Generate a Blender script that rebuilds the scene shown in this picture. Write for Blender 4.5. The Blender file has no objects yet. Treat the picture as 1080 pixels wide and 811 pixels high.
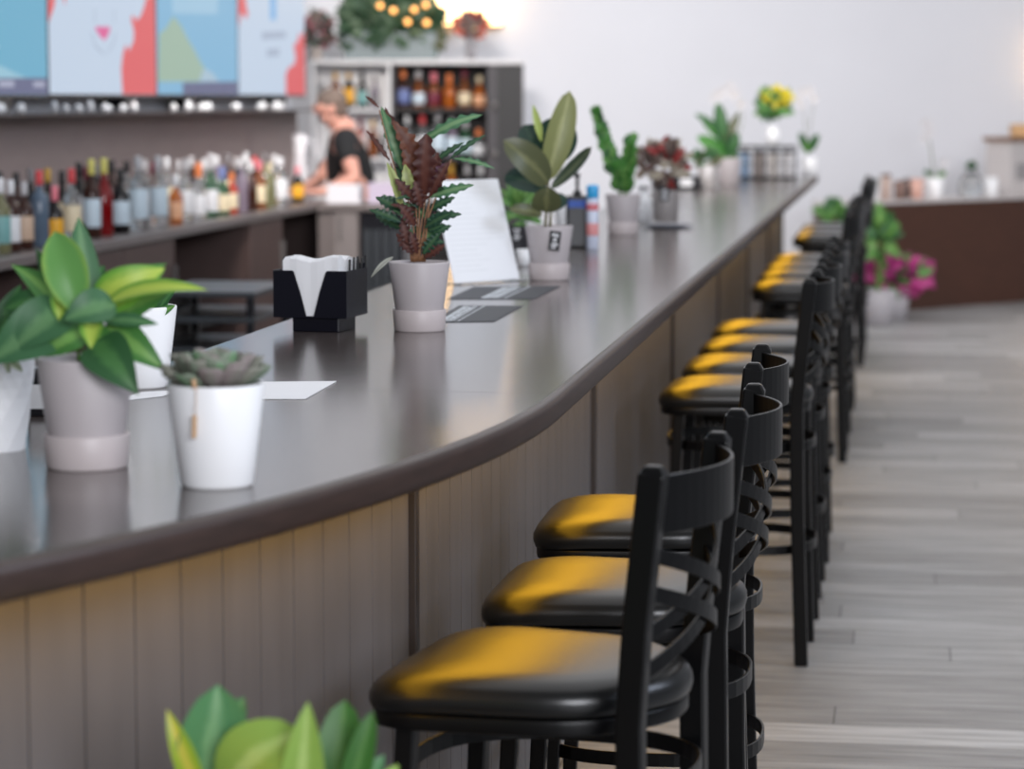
import bpy, math, random
from mathutils import Vector as V, Matrix
R = random.Random(7)
SC = bpy.context.scene
COL = SC.collection
rad = math.radians

# ------------------------------------------------------------------ camera model
F = 2800.0; EYE = 1.56; PITCH = math.atan(299.5 / F)
CP, SP = math.cos(PITCH), math.sin(PITCH)
def ray(px, py):
    a = (px - 540) / F; b = (405.5 - py) / F
    return V((a, CP + b * SP, -SP + b * CP))
def P(px, py, z):                 # point of the place seen at a pixel, at height z
    d = ray(px, py); return V((0, 0, EYE)) + d * ((z - EYE) / d.z)
def PY(px, py, y):                # ... at distance y
    d = ray(px, py); return V((0, 0, EYE)) + d * (y / d.y)
cam = bpy.data.cameras.new('camera'); co = bpy.data.objects.new('camera', cam); COL.objects.link(co)
co.location = (0, 0, EYE); co.rotation_euler = (math.pi / 2 - PITCH, 0, 0)
cam.sensor_width = 36; cam.lens = F / 1080 * 36; cam.clip_end = 200
cam.dof.use_dof = True; cam.dof.focus_distance = 4.9; cam.dof.aperture_fstop = (cam.lens / 1000) / 0.024
SC.camera = co

# ------------------------------------------------------------------ materials
def lin(c):
    return tuple(((x / 255) / 12.92 if x / 255 <= .04045 else ((x / 255 + .055) / 1.055) ** 2.4) for x in c)
MATS = {}
def mat(name, col, rough=.5, metal=0., spec=.5, trans=0., emit=None, es=1., noise=0., nscale=20., coat=0., ior=1.5, stretch=(1, 1, 1), bump=0., transl=0.):
    if name in MATS: return MATS[name]
    m = bpy.data.materials.new(name); m.use_nodes = True; nt = m.node_tree; N = nt.nodes
    b = N['Principled BSDF']; c = lin(col) + (1,)
    b.inputs['Base Color'].default_value = c; b.inputs['Roughness'].default_value = rough
    b.inputs['Metallic'].default_value = metal; b.inputs['Specular IOR Level'].default_value = spec
    b.inputs['Transmission Weight'].default_value = trans; b.inputs['IOR'].default_value = ior
    b.inputs['Coat Weight'].default_value = coat
    if emit:
        b.inputs['Emission Color'].default_value = lin(emit) + (1,); b.inputs['Emission Strength'].default_value = es
    if noise or bump:
        tc = N.new('ShaderNodeTexCoord'); mp = N.new('ShaderNodeMapping'); mp.inputs['Scale'].default_value = stretch
        nz = N.new('ShaderNodeTexNoise'); nz.inputs['Scale'].default_value = nscale; nz.inputs['Detail'].default_value = 5
        nt.links.new(tc.outputs['Object'], mp.inputs[0]); nt.links.new(mp.outputs[0], nz.inputs['Vector'])
        if noise:
            r = N.new('ShaderNodeValToRGB')
            r.color_ramp.elements[0].position = .3; r.color_ramp.elements[1].position = .7
            r.color_ramp.elements[0].color = tuple(x * (1 - noise) for x in c[:3]) + (1,)
            r.color_ramp.elements[1].color = tuple(min(1, x * (1 + noise)) for x in c[:3]) + (1,)
            nt.links.new(nz.outputs['Fac'], r.inputs[0]); nt.links.new(r.outputs[0], b.inputs['Base Color'])
        if bump:
            bp = N.new('ShaderNodeBump'); bp.inputs['Strength'].default_value = bump; bp.inputs['Distance'].default_value = .002
            nt.links.new(nz.outputs['Fac'], bp.inputs['Height']); nt.links.new(bp.outputs[0], b.inputs['Normal'])
    if transl:
        t = N.new('ShaderNodeBsdfTranslucent'); t.inputs['Color'].default_value = c
        mx = N.new('ShaderNodeMixShader'); mx.inputs[0].default_value = transl
        nt.links.new(b.outputs[0], mx.inputs[1]); nt.links.new(t.outputs[0], mx.inputs[2])
        nt.links.new(mx.outputs[0], N['Material Output'].inputs['Surface'])
    MATS[name] = m; return m
def leafmat(name, edge, mid, rough=.38, transl=.25, midw=.25, veins=0.):
    """leaf blade: colour runs from midrib to margin over the leaf's own UV, with faint side veins"""
    if name in MATS: return MATS[name]
    m = bpy.data.materials.new(name); m.use_nodes = True; nt = m.node_tree; N = nt.nodes; L = nt.links
    b = N['Principled BSDF']; b.inputs['Roughness'].default_value = rough; b.inputs['Specular IOR Level'].default_value = .4
    uv = N.new('ShaderNodeUVMap'); sx = N.new('ShaderNodeSeparateXYZ'); L.new(uv.outputs[0], sx.inputs[0])
    s1 = N.new('ShaderNodeMath'); s1.operation = 'SUBTRACT'; s1.inputs[1].default_value = .5; L.new(sx.outputs['X'], s1.inputs[0])
    s2 = N.new('ShaderNodeMath'); s2.operation = 'ABSOLUTE'; L.new(s1.outputs[0], s2.inputs[0])
    nz = N.new('ShaderNodeTexNoise'); nz.inputs['Scale'].default_value = 6; L.new(uv.outputs[0], nz.inputs['Vector'])
    s3 = N.new('ShaderNodeMath'); s3.operation = 'MULTIPLY_ADD'; s3.inputs[1].default_value = .22; L.new(nz.outputs['Fac'], s3.inputs[0]); L.new(s2.outputs[0], s3.inputs[2])
    r = N.new('ShaderNodeValToRGB'); e = r.color_ramp.elements
    e[0].position = .11 + midw * .35; e[1].position = .16 + midw * .75
    e[0].color = lin(mid) + (1,); e[1].color = lin(edge) + (1,); L.new(s3.outputs[0], r.inputs[0])
    L.new(r.outputs[0], b.inputs['Base Color'])
    t = N.new('ShaderNodeBsdfTranslucent'); L.new(r.outputs[0], t.inputs['Color'])
    mx = N.new('ShaderNodeMixShader'); mx.inputs[0].default_value = transl
    L.new(b.outputs[0], mx.inputs[1]); L.new(t.outputs[0], mx.inputs[2]); L.new(mx.outputs[0], N['Material Output'].inputs['Surface'])
    MATS[name] = m; return m

# ------------------------------------------------------------------ mesh building
class MB:
    def __init__(s): s.v = []; s.f = []; s.m = []; s.uv = []; s.sm = []
    def add(s, vs, fs, m=0, uvs=None, smooth=True):
        o = len(s.v); s.v += [V(p) for p in vs]
        for i, f in enumerate(fs):
            s.f.append([o + k for k in f]); s.m.append(m); s.sm.append(smooth)
            s.uv.append([uvs[k] for k in f] if uvs else [(0, 0)] * len(f))
        return s
    def box(s, x0, x1, y0, y1, z0, z1, m=0, M=None):
        vs = [V((x, y, z)) for z in (z0, z1) for y in (y0, y1) for x in (x0, x1)]
        if M: vs = [M @ p for p in vs]
        return s.add(vs, [(0, 2, 3, 1), (4, 5, 7, 6), (0, 1, 5, 4), (2, 6, 7, 3), (0, 4, 6, 2), (1, 3, 7, 5)], m, None, False)
    def lathe(s, prof, c=(0, 0, 0), seg=32, m=0, capb=True, capt=True, M=None, sm=True):
        vs = []; n = len(prof); c = V(c)
        for r, z in prof:
            for k in range(seg):
                a = 2 * math.pi * k / seg; p = V((r * math.cos(a), r * math.sin(a), z))
                vs.append((M @ p if M else p) + c)
        fs = [(i * seg + k, i * seg + (k + 1) % seg, (i + 1) * seg + (k + 1) % seg, (i + 1) * seg + k) for i in range(n - 1) for k in range(seg)]
        if capb: fs.append(tuple(reversed(range(seg))))
        if capt: fs.append(tuple((n - 1) * seg + k for k in range(seg)))
        return s.add(vs, fs, m, None, sm)
    def tube(s, path, r, seg=8, m=0, closed=False, sq=None, up=None, sm=True):
        """round tube, or with sq=(w,h) a flat bar (w along 'up', h across) swept along the path"""
        path = [V(p) for p in path]; n = len(path); vs = []; rr = r if isinstance(r, (list, tuple)) else [r] * n
        pn = None
        for i in range(n):
            a = path[(i - 1) % n] if (closed or i > 0) else path[i]; b = path[(i + 1) % n] if (closed or i < n - 1) else path[i]
            t = (b - a).normalized()
            if up is not None: u = V(up) - t * V(up).dot(t)
            elif pn is None: u = t.orthogonal()
            else: u = pn - t * pn.dot(t)
            u.normalize(); pn = u; w = t.cross(u)
            if sq:
                hw, hh = sq[0] / 2, sq[1] / 2
                vs += [path[i] + u * hw * p + w * hh * q for p, q in ((1, 1), (-1, 1), (-1, -1), (1, -1))]
            else:
                vs += [path[i] + (u * math.cos(2 * math.pi * k / seg) + w * math.sin(2 * math.pi * k / seg)) * rr[i] for k in range(seg)]
        sg = 4 if sq else seg
        fs = [(i * sg + k, i * sg + (k + 1) % sg, ((i + 1) % n) * sg + (k + 1) % sg, ((i + 1) % n) * sg + k) for i in range(n if closed else n - 1) for k in range(sg)]
        if not closed: fs += [tuple(reversed(range(sg))), tuple((n - 1) * sg + k for k in range(sg))]
        return s.add(vs, fs, m, None, sm and not sq)
    def ball(s, c, r, m=0, seg=14, rings=8, sc=(1, 1, 1), jit=0, rnd=None):
        vs = []; c = V(c)
        for i in range(rings + 1):
            a = math.pi * i / rings
            for k in range(seg):
                b = 2 * math.pi * k / seg; j = 1 + (rnd.uniform(-jit, jit) if rnd else 0)
                vs.append(c + V((r * sc[0] * math.sin(a) * math.cos(b) * j, r * sc[1] * math.sin(a) * math.sin(b) * j, r * sc[2] * math.cos(a) * j)))
        fs = [(i * seg + k, (i + 1) * seg + k, (i + 1) * seg + (k + 1) % seg, i * seg + (k + 1) % seg) for i in range(rings) for k in range(seg)]
        return s.add(vs, fs, m)
    def prism(s, pts, z0, z1, m=0, M=None, sm=False):
        n = len(pts); vs = [V((x, y, z0)) for x, y in pts] + [V((x, y, z1)) for x, y in pts]
        if M: vs = [M @ p for p in vs]
        return s.add(vs, [tuple(reversed(range(n))), tuple(range(n, 2 * n))] + [(k, (k + 1) % n, n + (k + 1) % n, n + k) for k in range(n)], m, None, sm)
    def leaf(s, B, T, w, m=0, n=(0, -1, .35), bow=.08, fold=.2, wave=0., k=22, sb=0., prof='ovate', roll=0., nt=13, nu=4, ph=0., twist=0.):
        B, T = V(B), V(T); a = T - B; L = a.length
        if L < 1e-5: return s
        ax = a / L; nn = V(n); nn = nn - ax * nn.dot(ax)
        if nn.length < 1e-4: nn = ax.orthogonal()
        nn.normalize(); nn = Matrix.Rotation(roll, 3, ax) @ nn
        pa, pb = {'ovate': (.55, .85), 'lance': (.8, .9), 'ellip': (.55, .55), 'heart': (.32, .95), 'strap': (.25, .5), 'spoon': (1.1, .5)}[prof]
        tm = pa / (pa + pb); mx = tm ** pa * (1 - tm) ** pb
        vs = []; uv = []
        for i in range(nt + 1):
            t = i / nt; f = max(0.015, (t ** pa * (1 - t) ** pb) / mx) if 0 < t < 1 else .015
            n2 = Matrix.Rotation(twist * t, 3, ax) @ nn; side = ax.cross(n2)
            c = B + a * t + nn * bow * L * 4 * t * (1 - t)
            for j in range(-nu, nu + 1):
                u = j / nu; hw = w / 2 * f * (1 + (wave * 2.0 * math.sin(k * t + ph + (1.3 if u < 0 else 0)) if abs(u) > .9 else 0))
                vs.append(c + side * (u * hw + sb * L * 4 * t * (1 - t)) + n2 * (fold * abs(u) ** 1.5 * w / 2 * f + wave * .6 * w * f * u * u * math.sin(k * t + ph + (2 if u < 0 else 0))))
                uv.append((u / 2 + .5, t))
        q = 2 * nu + 1
        return s.add(vs, [(i * q + j, i * q + j + 1, (i + 1) * q + j + 1, (i + 1) * q + j) for i in range(nt) for j in range(q - 1)], m, uv)

def wloc(o):
    l = V((0, 0, 0))
    while o: l = l + o.location; o = o.parent
    return l
def obj(name, mb, mats, parent=None, world=False, bevel=0, loc=None, solid=0):
    if not isinstance(mats, (list, tuple)): mats = [mats]
    me = bpy.data.meshes.new(name); off = V((0, 0, 0))
    if world and parent: off = wloc(parent)
    if loc is not None: off = V(loc)
    me.from_pydata([tuple(p - off) for p in mb.v], [], mb.f)
    for m in mats: me.materials.append(m)
    ul = me.uv_layers.new(name='UVMap'); i = 0
    for p, mi, sm, uv in zip(me.polygons, mb.m, mb.sm, mb.uv):
        p.material_index = mi; p.use_smooth = sm
        for q in uv: ul.data[i].uv = q; i += 1
    o = bpy.data.objects.new(name, me); COL.objects.link(o)
    if parent: o.parent = parent
    if loc is not None: o.location = loc
    if bevel:
        b = o.modifiers.new('b', 'BEVEL'); b.width = bevel; b.segments = 2; b.limit_method = 'ANGLE'; b.angle_limit = rad(40)
    if solid:
        b = o.modifiers.new('s', 'SOLIDIFY'); b.thickness = solid
    return o
def tag(o, label=None, cat=None, group=None, kind=None):
    if label: o['label'] = label
    if cat: o['category'] = cat
    if group: o['group'] = group
    if kind: o['kind'] = kind
    return o
def thing(name, label, cat, loc=(0, 0, 0), rz=0, group=None):
    o = bpy.data.objects.new(name, None); COL.objects.link(o); o.empty_display_size = .05
    o.location = loc; o.rotation_euler = (0, 0, rz)
    return tag(o, label, cat, group)
def dup(root, loc, rz, label):
    r = root.copy(); COL.objects.link(r); r.location = loc; r.rotation_euler = (0, 0, rz); r['label'] = label
    for ch in list(root.children):
        c = ch.copy(); COL.objects.link(c); c.parent = r
        for g in list(ch.children):
            d = g.copy(); COL.objects.link(d); d.parent = c
    return r

# ------------------------------------------------------------------ bar path
TOP = 1.07; ANG = rad(8.4)
D = V((math.sin(ANG), math.cos(ANG), 0)); RN = V((math.cos(ANG), -math.sin(ANG), 0))
S0 = V((.083, 4.439, 0)); RAD = 4.1; CEN = S0 - RN * RAD; UEND = 13.2
def path(u, off=0.):              # u along the customer edge, off measured inwards
    if u >= 0: return S0 + D * u - RN * off
    a = -u / RAD; return CEN + (RN * math.cos(a) - D * math.sin(a)) * (RAD - off)
def u_at_px(px, off, z=.9):
    lo, hi = -2.8, UEND
    for _ in range(50):
        m = (lo + hi) / 2; p = path(m, off); w = p.y * CP - (z - EYE) * SP
        if 540 + F * p.x / w < px: lo = m
        else: hi = m
    return lo

# ------------------------------------------------------------------ palette
blk = mat('black_powder_coat', (6, 6, 7), .32, spec=.25)
vinyl = mat('black_vinyl', (12, 13, 14), .30, spec=.5, bump=.08, nscale=300)
blackp = mat('black_plastic', (18, 18, 24), .28)
chrome = mat('brushed_steel', (150, 150, 152), .3, metal=1)
white = mat('white_ceramic', (250, 250, 251), .35)
lilac = mat('greige_ceramic', (186, 178, 179), .45)
lilac2 = mat('greige_ceramic_saucer', (196, 185, 184), .45)
soil = mat('potting_soil', (52, 40, 32), .95, noise=.5, nscale=120, bump=.6)
paper = mat('white_paper', (240, 240, 242), .7)
wallm = mat('white_wall_paint', (232, 233, 238), .7, noise=.015, nscale=1.5)
topm = mat('dark_laminate', (74, 66, 63), .17, spec=.55, noise=.12, nscale=6, stretch=(8, 1, 1))
rimm = mat('walnut_edge', (54, 38, 32), .42, noise=.22, nscale=14, stretch=(1, 1, 10))
panm = mat('grey_panelling', (91, 90, 93), .55, noise=.10, nscale=5, stretch=(3, 3, .5), bump=.12)
groove = mat('panel_groove', (60, 56, 56), .8)
trimd = mat('dark_trim_metal', (42, 37, 37), .45)
brown = mat('brown_cabinet', (84, 66, 62), .5, noise=.1, nscale=8)
brownw = mat('brown_backsplash', (172, 154, 150), .6, noise=.05, nscale=3, stretch=(1, 1, 6))
void = mat('dark_cupboard_inside', (16, 13, 13), .8)
greyc = mat('taupe_counter', (112, 104, 102), .3)

# ------------------------------------------------------------------ room
fl = bpy.data.materials.new('grey_wood_planks'); fl.use_nodes = True
nt = fl.node_tree; N = nt.nodes; L = nt.links; b = N['Principled BSDF']
tc = N.new('ShaderNodeTexCoord'); mp = N.new('ShaderNodeMapping'); mp.inputs['Rotation'].default_value = (0, 0, ANG)
L.new(tc.outputs['Object'], mp.inputs[0])
br = N.new('ShaderNodeTexBrick'); br.inputs['Scale'].default_value = 1; br.inputs['Brick Width'].default_value = 1.2; br.inputs['Row Height'].default_value = .2
br.inputs['Mortar Size'].default_value = .0022; br.inputs['Mortar Smooth'].default_value = .1; br.inputs['Bias'].default_value = 0
br.offset = 0
br.inputs['Color1'].default_value = lin((186, 186, 186)) + (1,); br.inputs['Color2'].default_value = lin((138, 137, 136)) + (1,); br.inputs['Mortar'].default_value = lin((84, 82, 80)) + (1,)
sep = N.new('ShaderNodeSeparateXYZ'); L.new(mp.outputs[0], sep.inputs[0])
dv = N.new('ShaderNodeMath'); dv.operation = 'DIVIDE'; dv.inputs[1].default_value = .2; L.new(sep.outputs['Y'], dv.inputs[0])
flr = N.new('ShaderNodeMath'); flr.operation = 'FLOOR'; L.new(dv.outputs[0], flr.inputs[0])
wn_ = N.new('ShaderNodeTexWhiteNoise'); wn_.noise_dimensions = '1D'; L.new(flr.outputs[0], wn_.inputs['W'])
sh_ = N.new('ShaderNodeMath'); sh_.operation = 'MULTIPLY_ADD'; sh_.inputs[1].default_value = 1.2; L.new(wn_.outputs['Value'], sh_.inputs[0]); L.new(sep.outputs['X'], sh_.inputs[2])
cmb = N.new('ShaderNodeCombineXYZ'); L.new(sh_.outputs[0], cmb.inputs['X']); L.new(sep.outputs['Y'], cmb.inputs['Y'])
L.new(cmb.outputs[0], br.inputs['Vector'])
m2 = N.new('ShaderNodeMapping'); m2.inputs['Scale'].default_value = (1.1, 17, 1); L.new(cmb.outputs[0], m2.inputs[0])
nz = N.new('ShaderNodeTexNoise'); nz.inputs['Scale'].default_value = 2.2; nz.inputs['Detail'].default_value = 6; nz.inputs['Roughness'].default_value = .62; L.new(m2.outputs[0], nz.inputs['Vector'])
rp = N.new('ShaderNodeValToRGB'); rp.color_ramp.elements[0].position = .3; rp.color_ramp.elements[1].position = .68
rp.color_ramp.elements[0].color = (.42, .41, .40, 1); rp.color_ramp.elements[1].color = (1.18, 1.18, 1.18, 1); L.new(nz.outputs['Fac'], rp.inputs[0])
mm = N.new('ShaderNodeMixRGB'); mm.blend_type = 'MULTIPLY'; mm.inputs[0].default_value = .9; L.new(br.outputs['Color'], mm.inputs[1]); L.new(rp.outputs[0], mm.inputs[2])
L.new(mm.outputs[0], b.inputs['Base Color']); b.inputs['Roughness'].default_value = .42; b.inputs['Specular IOR Level'].default_value = .35
tag(obj('floor', MB().box(-6, 9, -3, 24, -.1, 0), fl), 'grey wood plank floor running across the room', None, None, 'structure')
# back wall, slightly turned
WB0, WB1 = V((-6, 18.05, 0)), V((9, 23.75, 0))
wdir = (WB1 - WB0).normalized(); wn = V((-wdir.y, wdir.x, 0))
def wall_pt(x, off=0): return WB0 + wdir * ((x - WB0.x) / wdir.x) - wn * off
mb = MB(); a, bq = WB0, WB1
mb.add([a, bq, bq + wn * .15, a + wn * .15] + [p + V((0, 0, 4.6)) for p in (a, bq, bq + wn * .15, a + wn * .15)], [(0, 3, 2, 1), (4, 5, 6, 7), (0, 1, 5, 4), (1, 2, 6, 5), (2, 3, 7, 6), (3, 0, 4, 7)], 0, None, False)
tag(obj('wall_back', mb, wallm), 'white painted back wall', None, None, 'structure')
# left wall behind the back counter, parallel to the bar
BB = V((-1.45, 11.9, 0))          # a point on the back counter's front edge
BL = rad(8.1); BD = V((math.sin(BL), math.cos(BL), 0)); BR = V((math.cos(BL), -math.sin(BL), 0))
def bbp(t, off, z=0.): p = BB + BD * t - BR * off; return V((p.x, p.y, z))      # t along the back counter, off behind its front edge
def bb_at(px, off):
    x0 = (BB - BR * off).x - BB.y * 0 ; q = BB - BR * off; k = math.tan(BL); X0 = q.x - k * q.y
    y = F / 1.004 * X0 / (px - 540 - F * k); return (y - q.y) / BD.y
def slab(mb, t0, t1, o0, o1, z0, z1, m=0):
    c = [bbp(t0, o0), bbp(t1, o0), bbp(t1, o1), bbp(t0, o1)]
    vs = [V((p.x, p.y, z)) for z in (z0, z1) for p in c]
    return mb.add(vs, [(0, 3, 2, 1), (4, 5, 6, 7), (0, 1, 5, 4), (1, 2, 6, 5), (2, 3, 7, 6), (3, 0, 4, 7)], m, None, False)
T_WALL1 = bb_at(314, .60)
tag(obj('wall_left', slab(MB(), -7, T_WALL1, .62, .78, 0, 4.2), wallm), 'wall carrying the screens behind the back counter', None, None, 'structure')
tag(obj('trim_1', slab(MB(), -7, T_WALL1, .58, .618, 1.0, 1.495), brownw, bevel=.003), 'brown wood backsplash under the screens', None, None, 'structure')

# ------------------------------------------------------------------ bar
US = [-2.6, 0, 2.755, 5.55, 8.3, 10.9, UEND]
def urange(u0, u1, step=.09):
    n = max(1, int(math.ceil((u1 - u0) / step))) if u0 < 0 else max(1, int((u1 - u0) / .7))
    return [u0 + (u1 - u0) * i / n for i in range(n + 1)]
def strip(mb, us, o0, o1, z0, z1, m=0, sm=False):
    n = len(us); vs = []
    for u in us:
        a = path(u, o0); c = path(u, o1)
        vs += [V((a.x, a.y, z0)), V((a.x, a.y, z1)), V((c.x, c.y, z1)), V((c.x, c.y, z0))]
    fs = [(i * 4 + k, i * 4 + (k + 1) % 4, i * 4 + 4 + (k + 1) % 4, i * 4 + 4 + k) for i in range(n - 1) for k in range(4)]
    fs += [(3, 2, 1, 0), tuple((n - 1) * 4 + k for k in range(4))]
    return mb.add(vs, fs, m, None, sm)
wt = thing('bar_worktop', 'long dark brown bar worktop curving away along the stools', 'bar top', (0, 0, 0))
for u0, u1 in zip(US, US[1:]):
    obj('top_slab', strip(MB(), urange(u0 + .001, u1 - .001), .016, .80, TOP - .044, TOP), topm, wt)
# rounded edging
mb = MB(); prof = [(.0165, -.047), (.006, -.045), (.001, -.038), (0, -.026), (0, -.012), (.003, -.004), (.009, 0), (.0165, .0006)]
us = urange(US[0], 0, .06) + urange(0, UEND, .5)[1:]; q = len(prof); vs = []
for u in us:
    for o, z in prof:
        p = path(u, o); vs.append(V((p.x, p.y, TOP + z)))
mb.add(vs, [(i * q + k, i * q + (k + 1) % q, (i + 1) * q + (k + 1) % q, (i + 1) * q + k) for i in range(len(us) - 1) for k in range(q)] + [tuple(range(q)), tuple((len(us) - 1) * q + k for k in reversed(range(q)))], 0)
tag(obj('edge_rim', mb, rimm, wt), 'worn walnut brown edging')
led = mat('warm_led_diffuser', (255, 200, 90), .5, emit=(255, 190, 48), es=4.0)
tag(obj('led_strip', strip(MB(), urange(US[0], UEND - .1), .05, .19, TOP - .0462, TOP - .0443), led, wt), 'glowing amber light strip')

INS = .225
bs = thing('bar_counter_base', 'grey panelled bar front with dark uprights under the worktop', 'bar counter', (0, 0, 0))
posts = [-2.55, u_at_px(433, INS), u_at_px(624, INS), 4.72, 7.0, 9.15, 11.2, UEND - .22]
for u0, u1 in zip(posts, posts[1:]):
    mb = MB(); W = .12; n = max(1, round((u1 - u0 - .03) / W)); W = (u1 - u0 - .03) / n; ua = u0 + .015; g = .0022
    for i in range(n):
        strip(mb, [ua + i * W + g, ua + (i + .5) * W, ua + (i + 1) * W - g], INS, INS + .02, .10, TOP - .058)
    strip(mb, urange(ua, u1 - .015), INS + .006, INS + .03, .10, TOP - .06, 1)
    obj('front_panel', mb, [panm, groove], bs)
for u in posts:
    obj('upright', strip(MB(), [u - .014, u, u + .014], INS - .012, INS + .05, 0.0, TOP - .057), trimd, bs, bevel=.002)
obj('plinth', strip(MB(), urange(posts[0], posts[-1]), INS + .03, INS + .06, 0, .10), trimd, bs)
obj('back_panel', strip(MB(), urange(posts[0], posts[-1]), .68, .70, 0, TOP - .058), brown, bs)
mb = MB(); strip(mb, [posts[-1] + .016, posts[-1] + .03], INS, .70, 0, TOP - .058); obj('end_panel', mb, panm, bs)

# ------------------------------------------------------------------ bar stools
def make_stool():
    t = thing('bar_stool', 'x', 'bar stool', (0, 0, 0), 0, 'black cross-back bar stools along the bar')
    # local: +x away from the bar, y along it, origin on the floor under the seat
    # seat cushion: trapezoid plan with rounded corners, domed
    def plan(s, n=56):
        pts = []
        for k in range(n):
            a = 2 * math.pi * k / n; c, d = math.cos(a), math.sin(a); e = 6.0 if c < 0 else 2.9
            r = (abs(c) ** e + abs(d) ** e) ** (-1 / e)
            x, y = (.216 if c < 0 else .208) * r * c, r * d
            y *= (.205 - .022 * (x / .208)) if x < .08 else (.205 - .022 * (x / .208)) * (1 - .9 * max(0, (x - .08) / .14) ** 2 * .45)
            pts.append((x * s, y * s))
        return pts
    mb = MB(); rows = [(.93, .722), (.985, .726), (1.0, .737), (.996, .748), (.972, .758), (.925, .766), (.84, .7715), (.66, .7745), (.35, .776), (.05, .7765)]
    vs = []; n = 56
    for s, z in rows:
        for x, y in plan(s): vs.append(V((x, y, z - (.006 if x < -.1 and s > .7 else 0) * ((-x - .1) / .1))))
    fs = [(i * n + k, i * n + (k + 1) % n, (i + 1) * n + (k + 1) % n, (i + 1) * n + k) for i in range(len(rows) - 1) for k in range(n)] + [tuple(reversed(range(n))), tuple((len(rows) - 1) * n + k for k in range(n))]
    obj('seat', mb.add(vs, fs), vinyl, t)
    mb = MB(); pl = plan(.97); mb.prism(pl, .698, .7215, 0, None, True); obj('seat_frame', mb, blk, t, bevel=.003)
    XB = .172
    for s in (-1, 1):
        # back leg and back post in one square tube, leaning back above the seat
        pth = [(XB + .02, s * .172, 0), (XB + .004, s * .178, .45), (XB, s * .182, .72), (XB + .010, s * .187, .86), (XB + .032, s * .190, 1.068)]
        mb = MB(); mb.tube(pth, 0, sq=(.037, .034), up=(1, 0, 0))
        c = V(pth[-1]); mb.add([c + V((x * .0185, y * .017, -.003)) for x, y in ((-1, -1), (1, -1), (1, 1), (-1, 1))] + [c + V((x * .011, y * .010, .010)) for x, y in ((-1, -1), (1, -1), (1, 1), (-1, 1))], [(0, 1, 5, 4), (1, 2, 6, 5), (2, 3, 7, 6), (3, 0, 4, 7), (4, 5, 6, 7)], 0, None, False)
        obj('back_post', mb, blk, t, bevel=.0035)
        mb = MB(); mb.tube([(-.188, s * .182, 0), (-.165, s * .172, .45), (-.152, s * .166, .71)], 0, sq=(.028, .028), up=(1, 0, 0)); obj('leg', mb, blk, t, bevel=.003)
    def arc(z0, z1, bow, y=.187, n=13, flip=1):
        r = []
        for k in range(n):
            q = -1 + 2 * k / (n - 1); z = z0 + (z1 - z0) * (q + 1) / 2
            xb = XB + (0.010 + .022 * max(0, z - .86) / .208 if z > .86 else .010 * max(0, (z - .72)) / .14)
            r.append(V((xb + bow * (1 - q * q), q * y * flip, z)))
        return r
    mb = MB(); mb.tube(arc(1.022, 1.022, .062, .185, 19), 0, sq=(.080, .005), up=(0, 0, 1)); obj('top_rail', mb, blk, t, bevel=.0015)
    for fl_ in (1, -1):
        for dz in (0, .052):
            mb = MB(); mb.tube(arc(.785 + dz, .905 + dz, .060 - .010 * (fl_ > 0), .180, 17, fl_), 0, sq=(.022, .0045), up=(0, 0, 1)); obj('cross_strip', mb, blk, t, bevel=.001)
    def ring(z, rx, h, xo):
        p = []
        for k in range(48):
            a = 2 * math.pi * k / 48; c, d = math.cos(a), math.sin(a); e = 2.6; r = (abs(c) ** e + abs(d) ** e) ** (-1 / e)
            p.append(V((xo + rx * r * c, rx * r * d * .98, z)))
        m = MB(); m.tube(p, 0, closed=True, sq=(h, .006), up=(0, 0, 1)); return m
    obj('brace_ring', ring(.610, .206, .026, .008), blk, t, bevel=.0015)
    obj('foot_ring', ring(.325, .214, .026, .006), blk, t, bevel=.0015)
    return t
st0 = make_stool(); used = [False]
def stool(x, y, turn, label):
    rz = -turn
    if not used[0]: used[0] = True; st0.location = (x, y, 0); st0.rotation_euler = (0, 0, rz); st0['label'] = label; return
    dup(st0, (x, y, 0), rz, label)
def by_back(pn, pf, label, turn=None):        # from the tops of its two back posts
    m = (V(pn) + V(pf)) / 2; d = V(pf) - V(pn); a = math.atan2(d.x, d.y) if turn is None else turn
    c = V((m.x - .204 * math.cos(a), m.y + .204 * math.sin(a))); stool(c.x, c.y, a, label)
by_back((.188, 3.497), (.302, 3.861), 'black cross-back bar stool nearest the camera, amber light on its seat')
by_back((.354, 4.149), (.416, 4.527), 'middle stool of the nearest three black cross-back bar stools')
by_back((.447, 4.889), (.499, 5.272), 'black cross-back bar stool last of the nearest three, before the gap')
def tip(px, py, label, turn=ANG):
    p = P(px, py, .73); f = V((math.cos(turn), -math.sin(turn))); s = V((math.sin(turn), math.cos(turn)))
    c = V((p.x, p.y)) + f * .19 + s * .175; stool(c.x, c.y, turn, label)
o4 = ['first', 'second', 'third', 'last']
for k, (x, y) in enumerate(((702, 424), (726, 398), (743, 376), (756, 357.6))):
    tip(x, y, 'black cross-back bar stool, %s of the four beyond the first gap in the row' % o4[k], ANG + rad((1, -.5, .5, 0)[k]))
for k, (x, y) in enumerate(((797, 309.5), (804, 298), (811, 289), (819, 280))):
    tip(x, y, 'black cross-back bar stool, %s of the four after the second gap in the row' % o4[k], ANG + rad((0, 1, -1, 0)[k]))
for k, (x, y) in enumerate(((840, 255.5), (844.5, 249.5), (848.5, 244))):
    tip(x, y, 'black cross-back bar stool, %s of the three at the far end of the bar' % ('first', 'second', 'last')[k])

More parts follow.
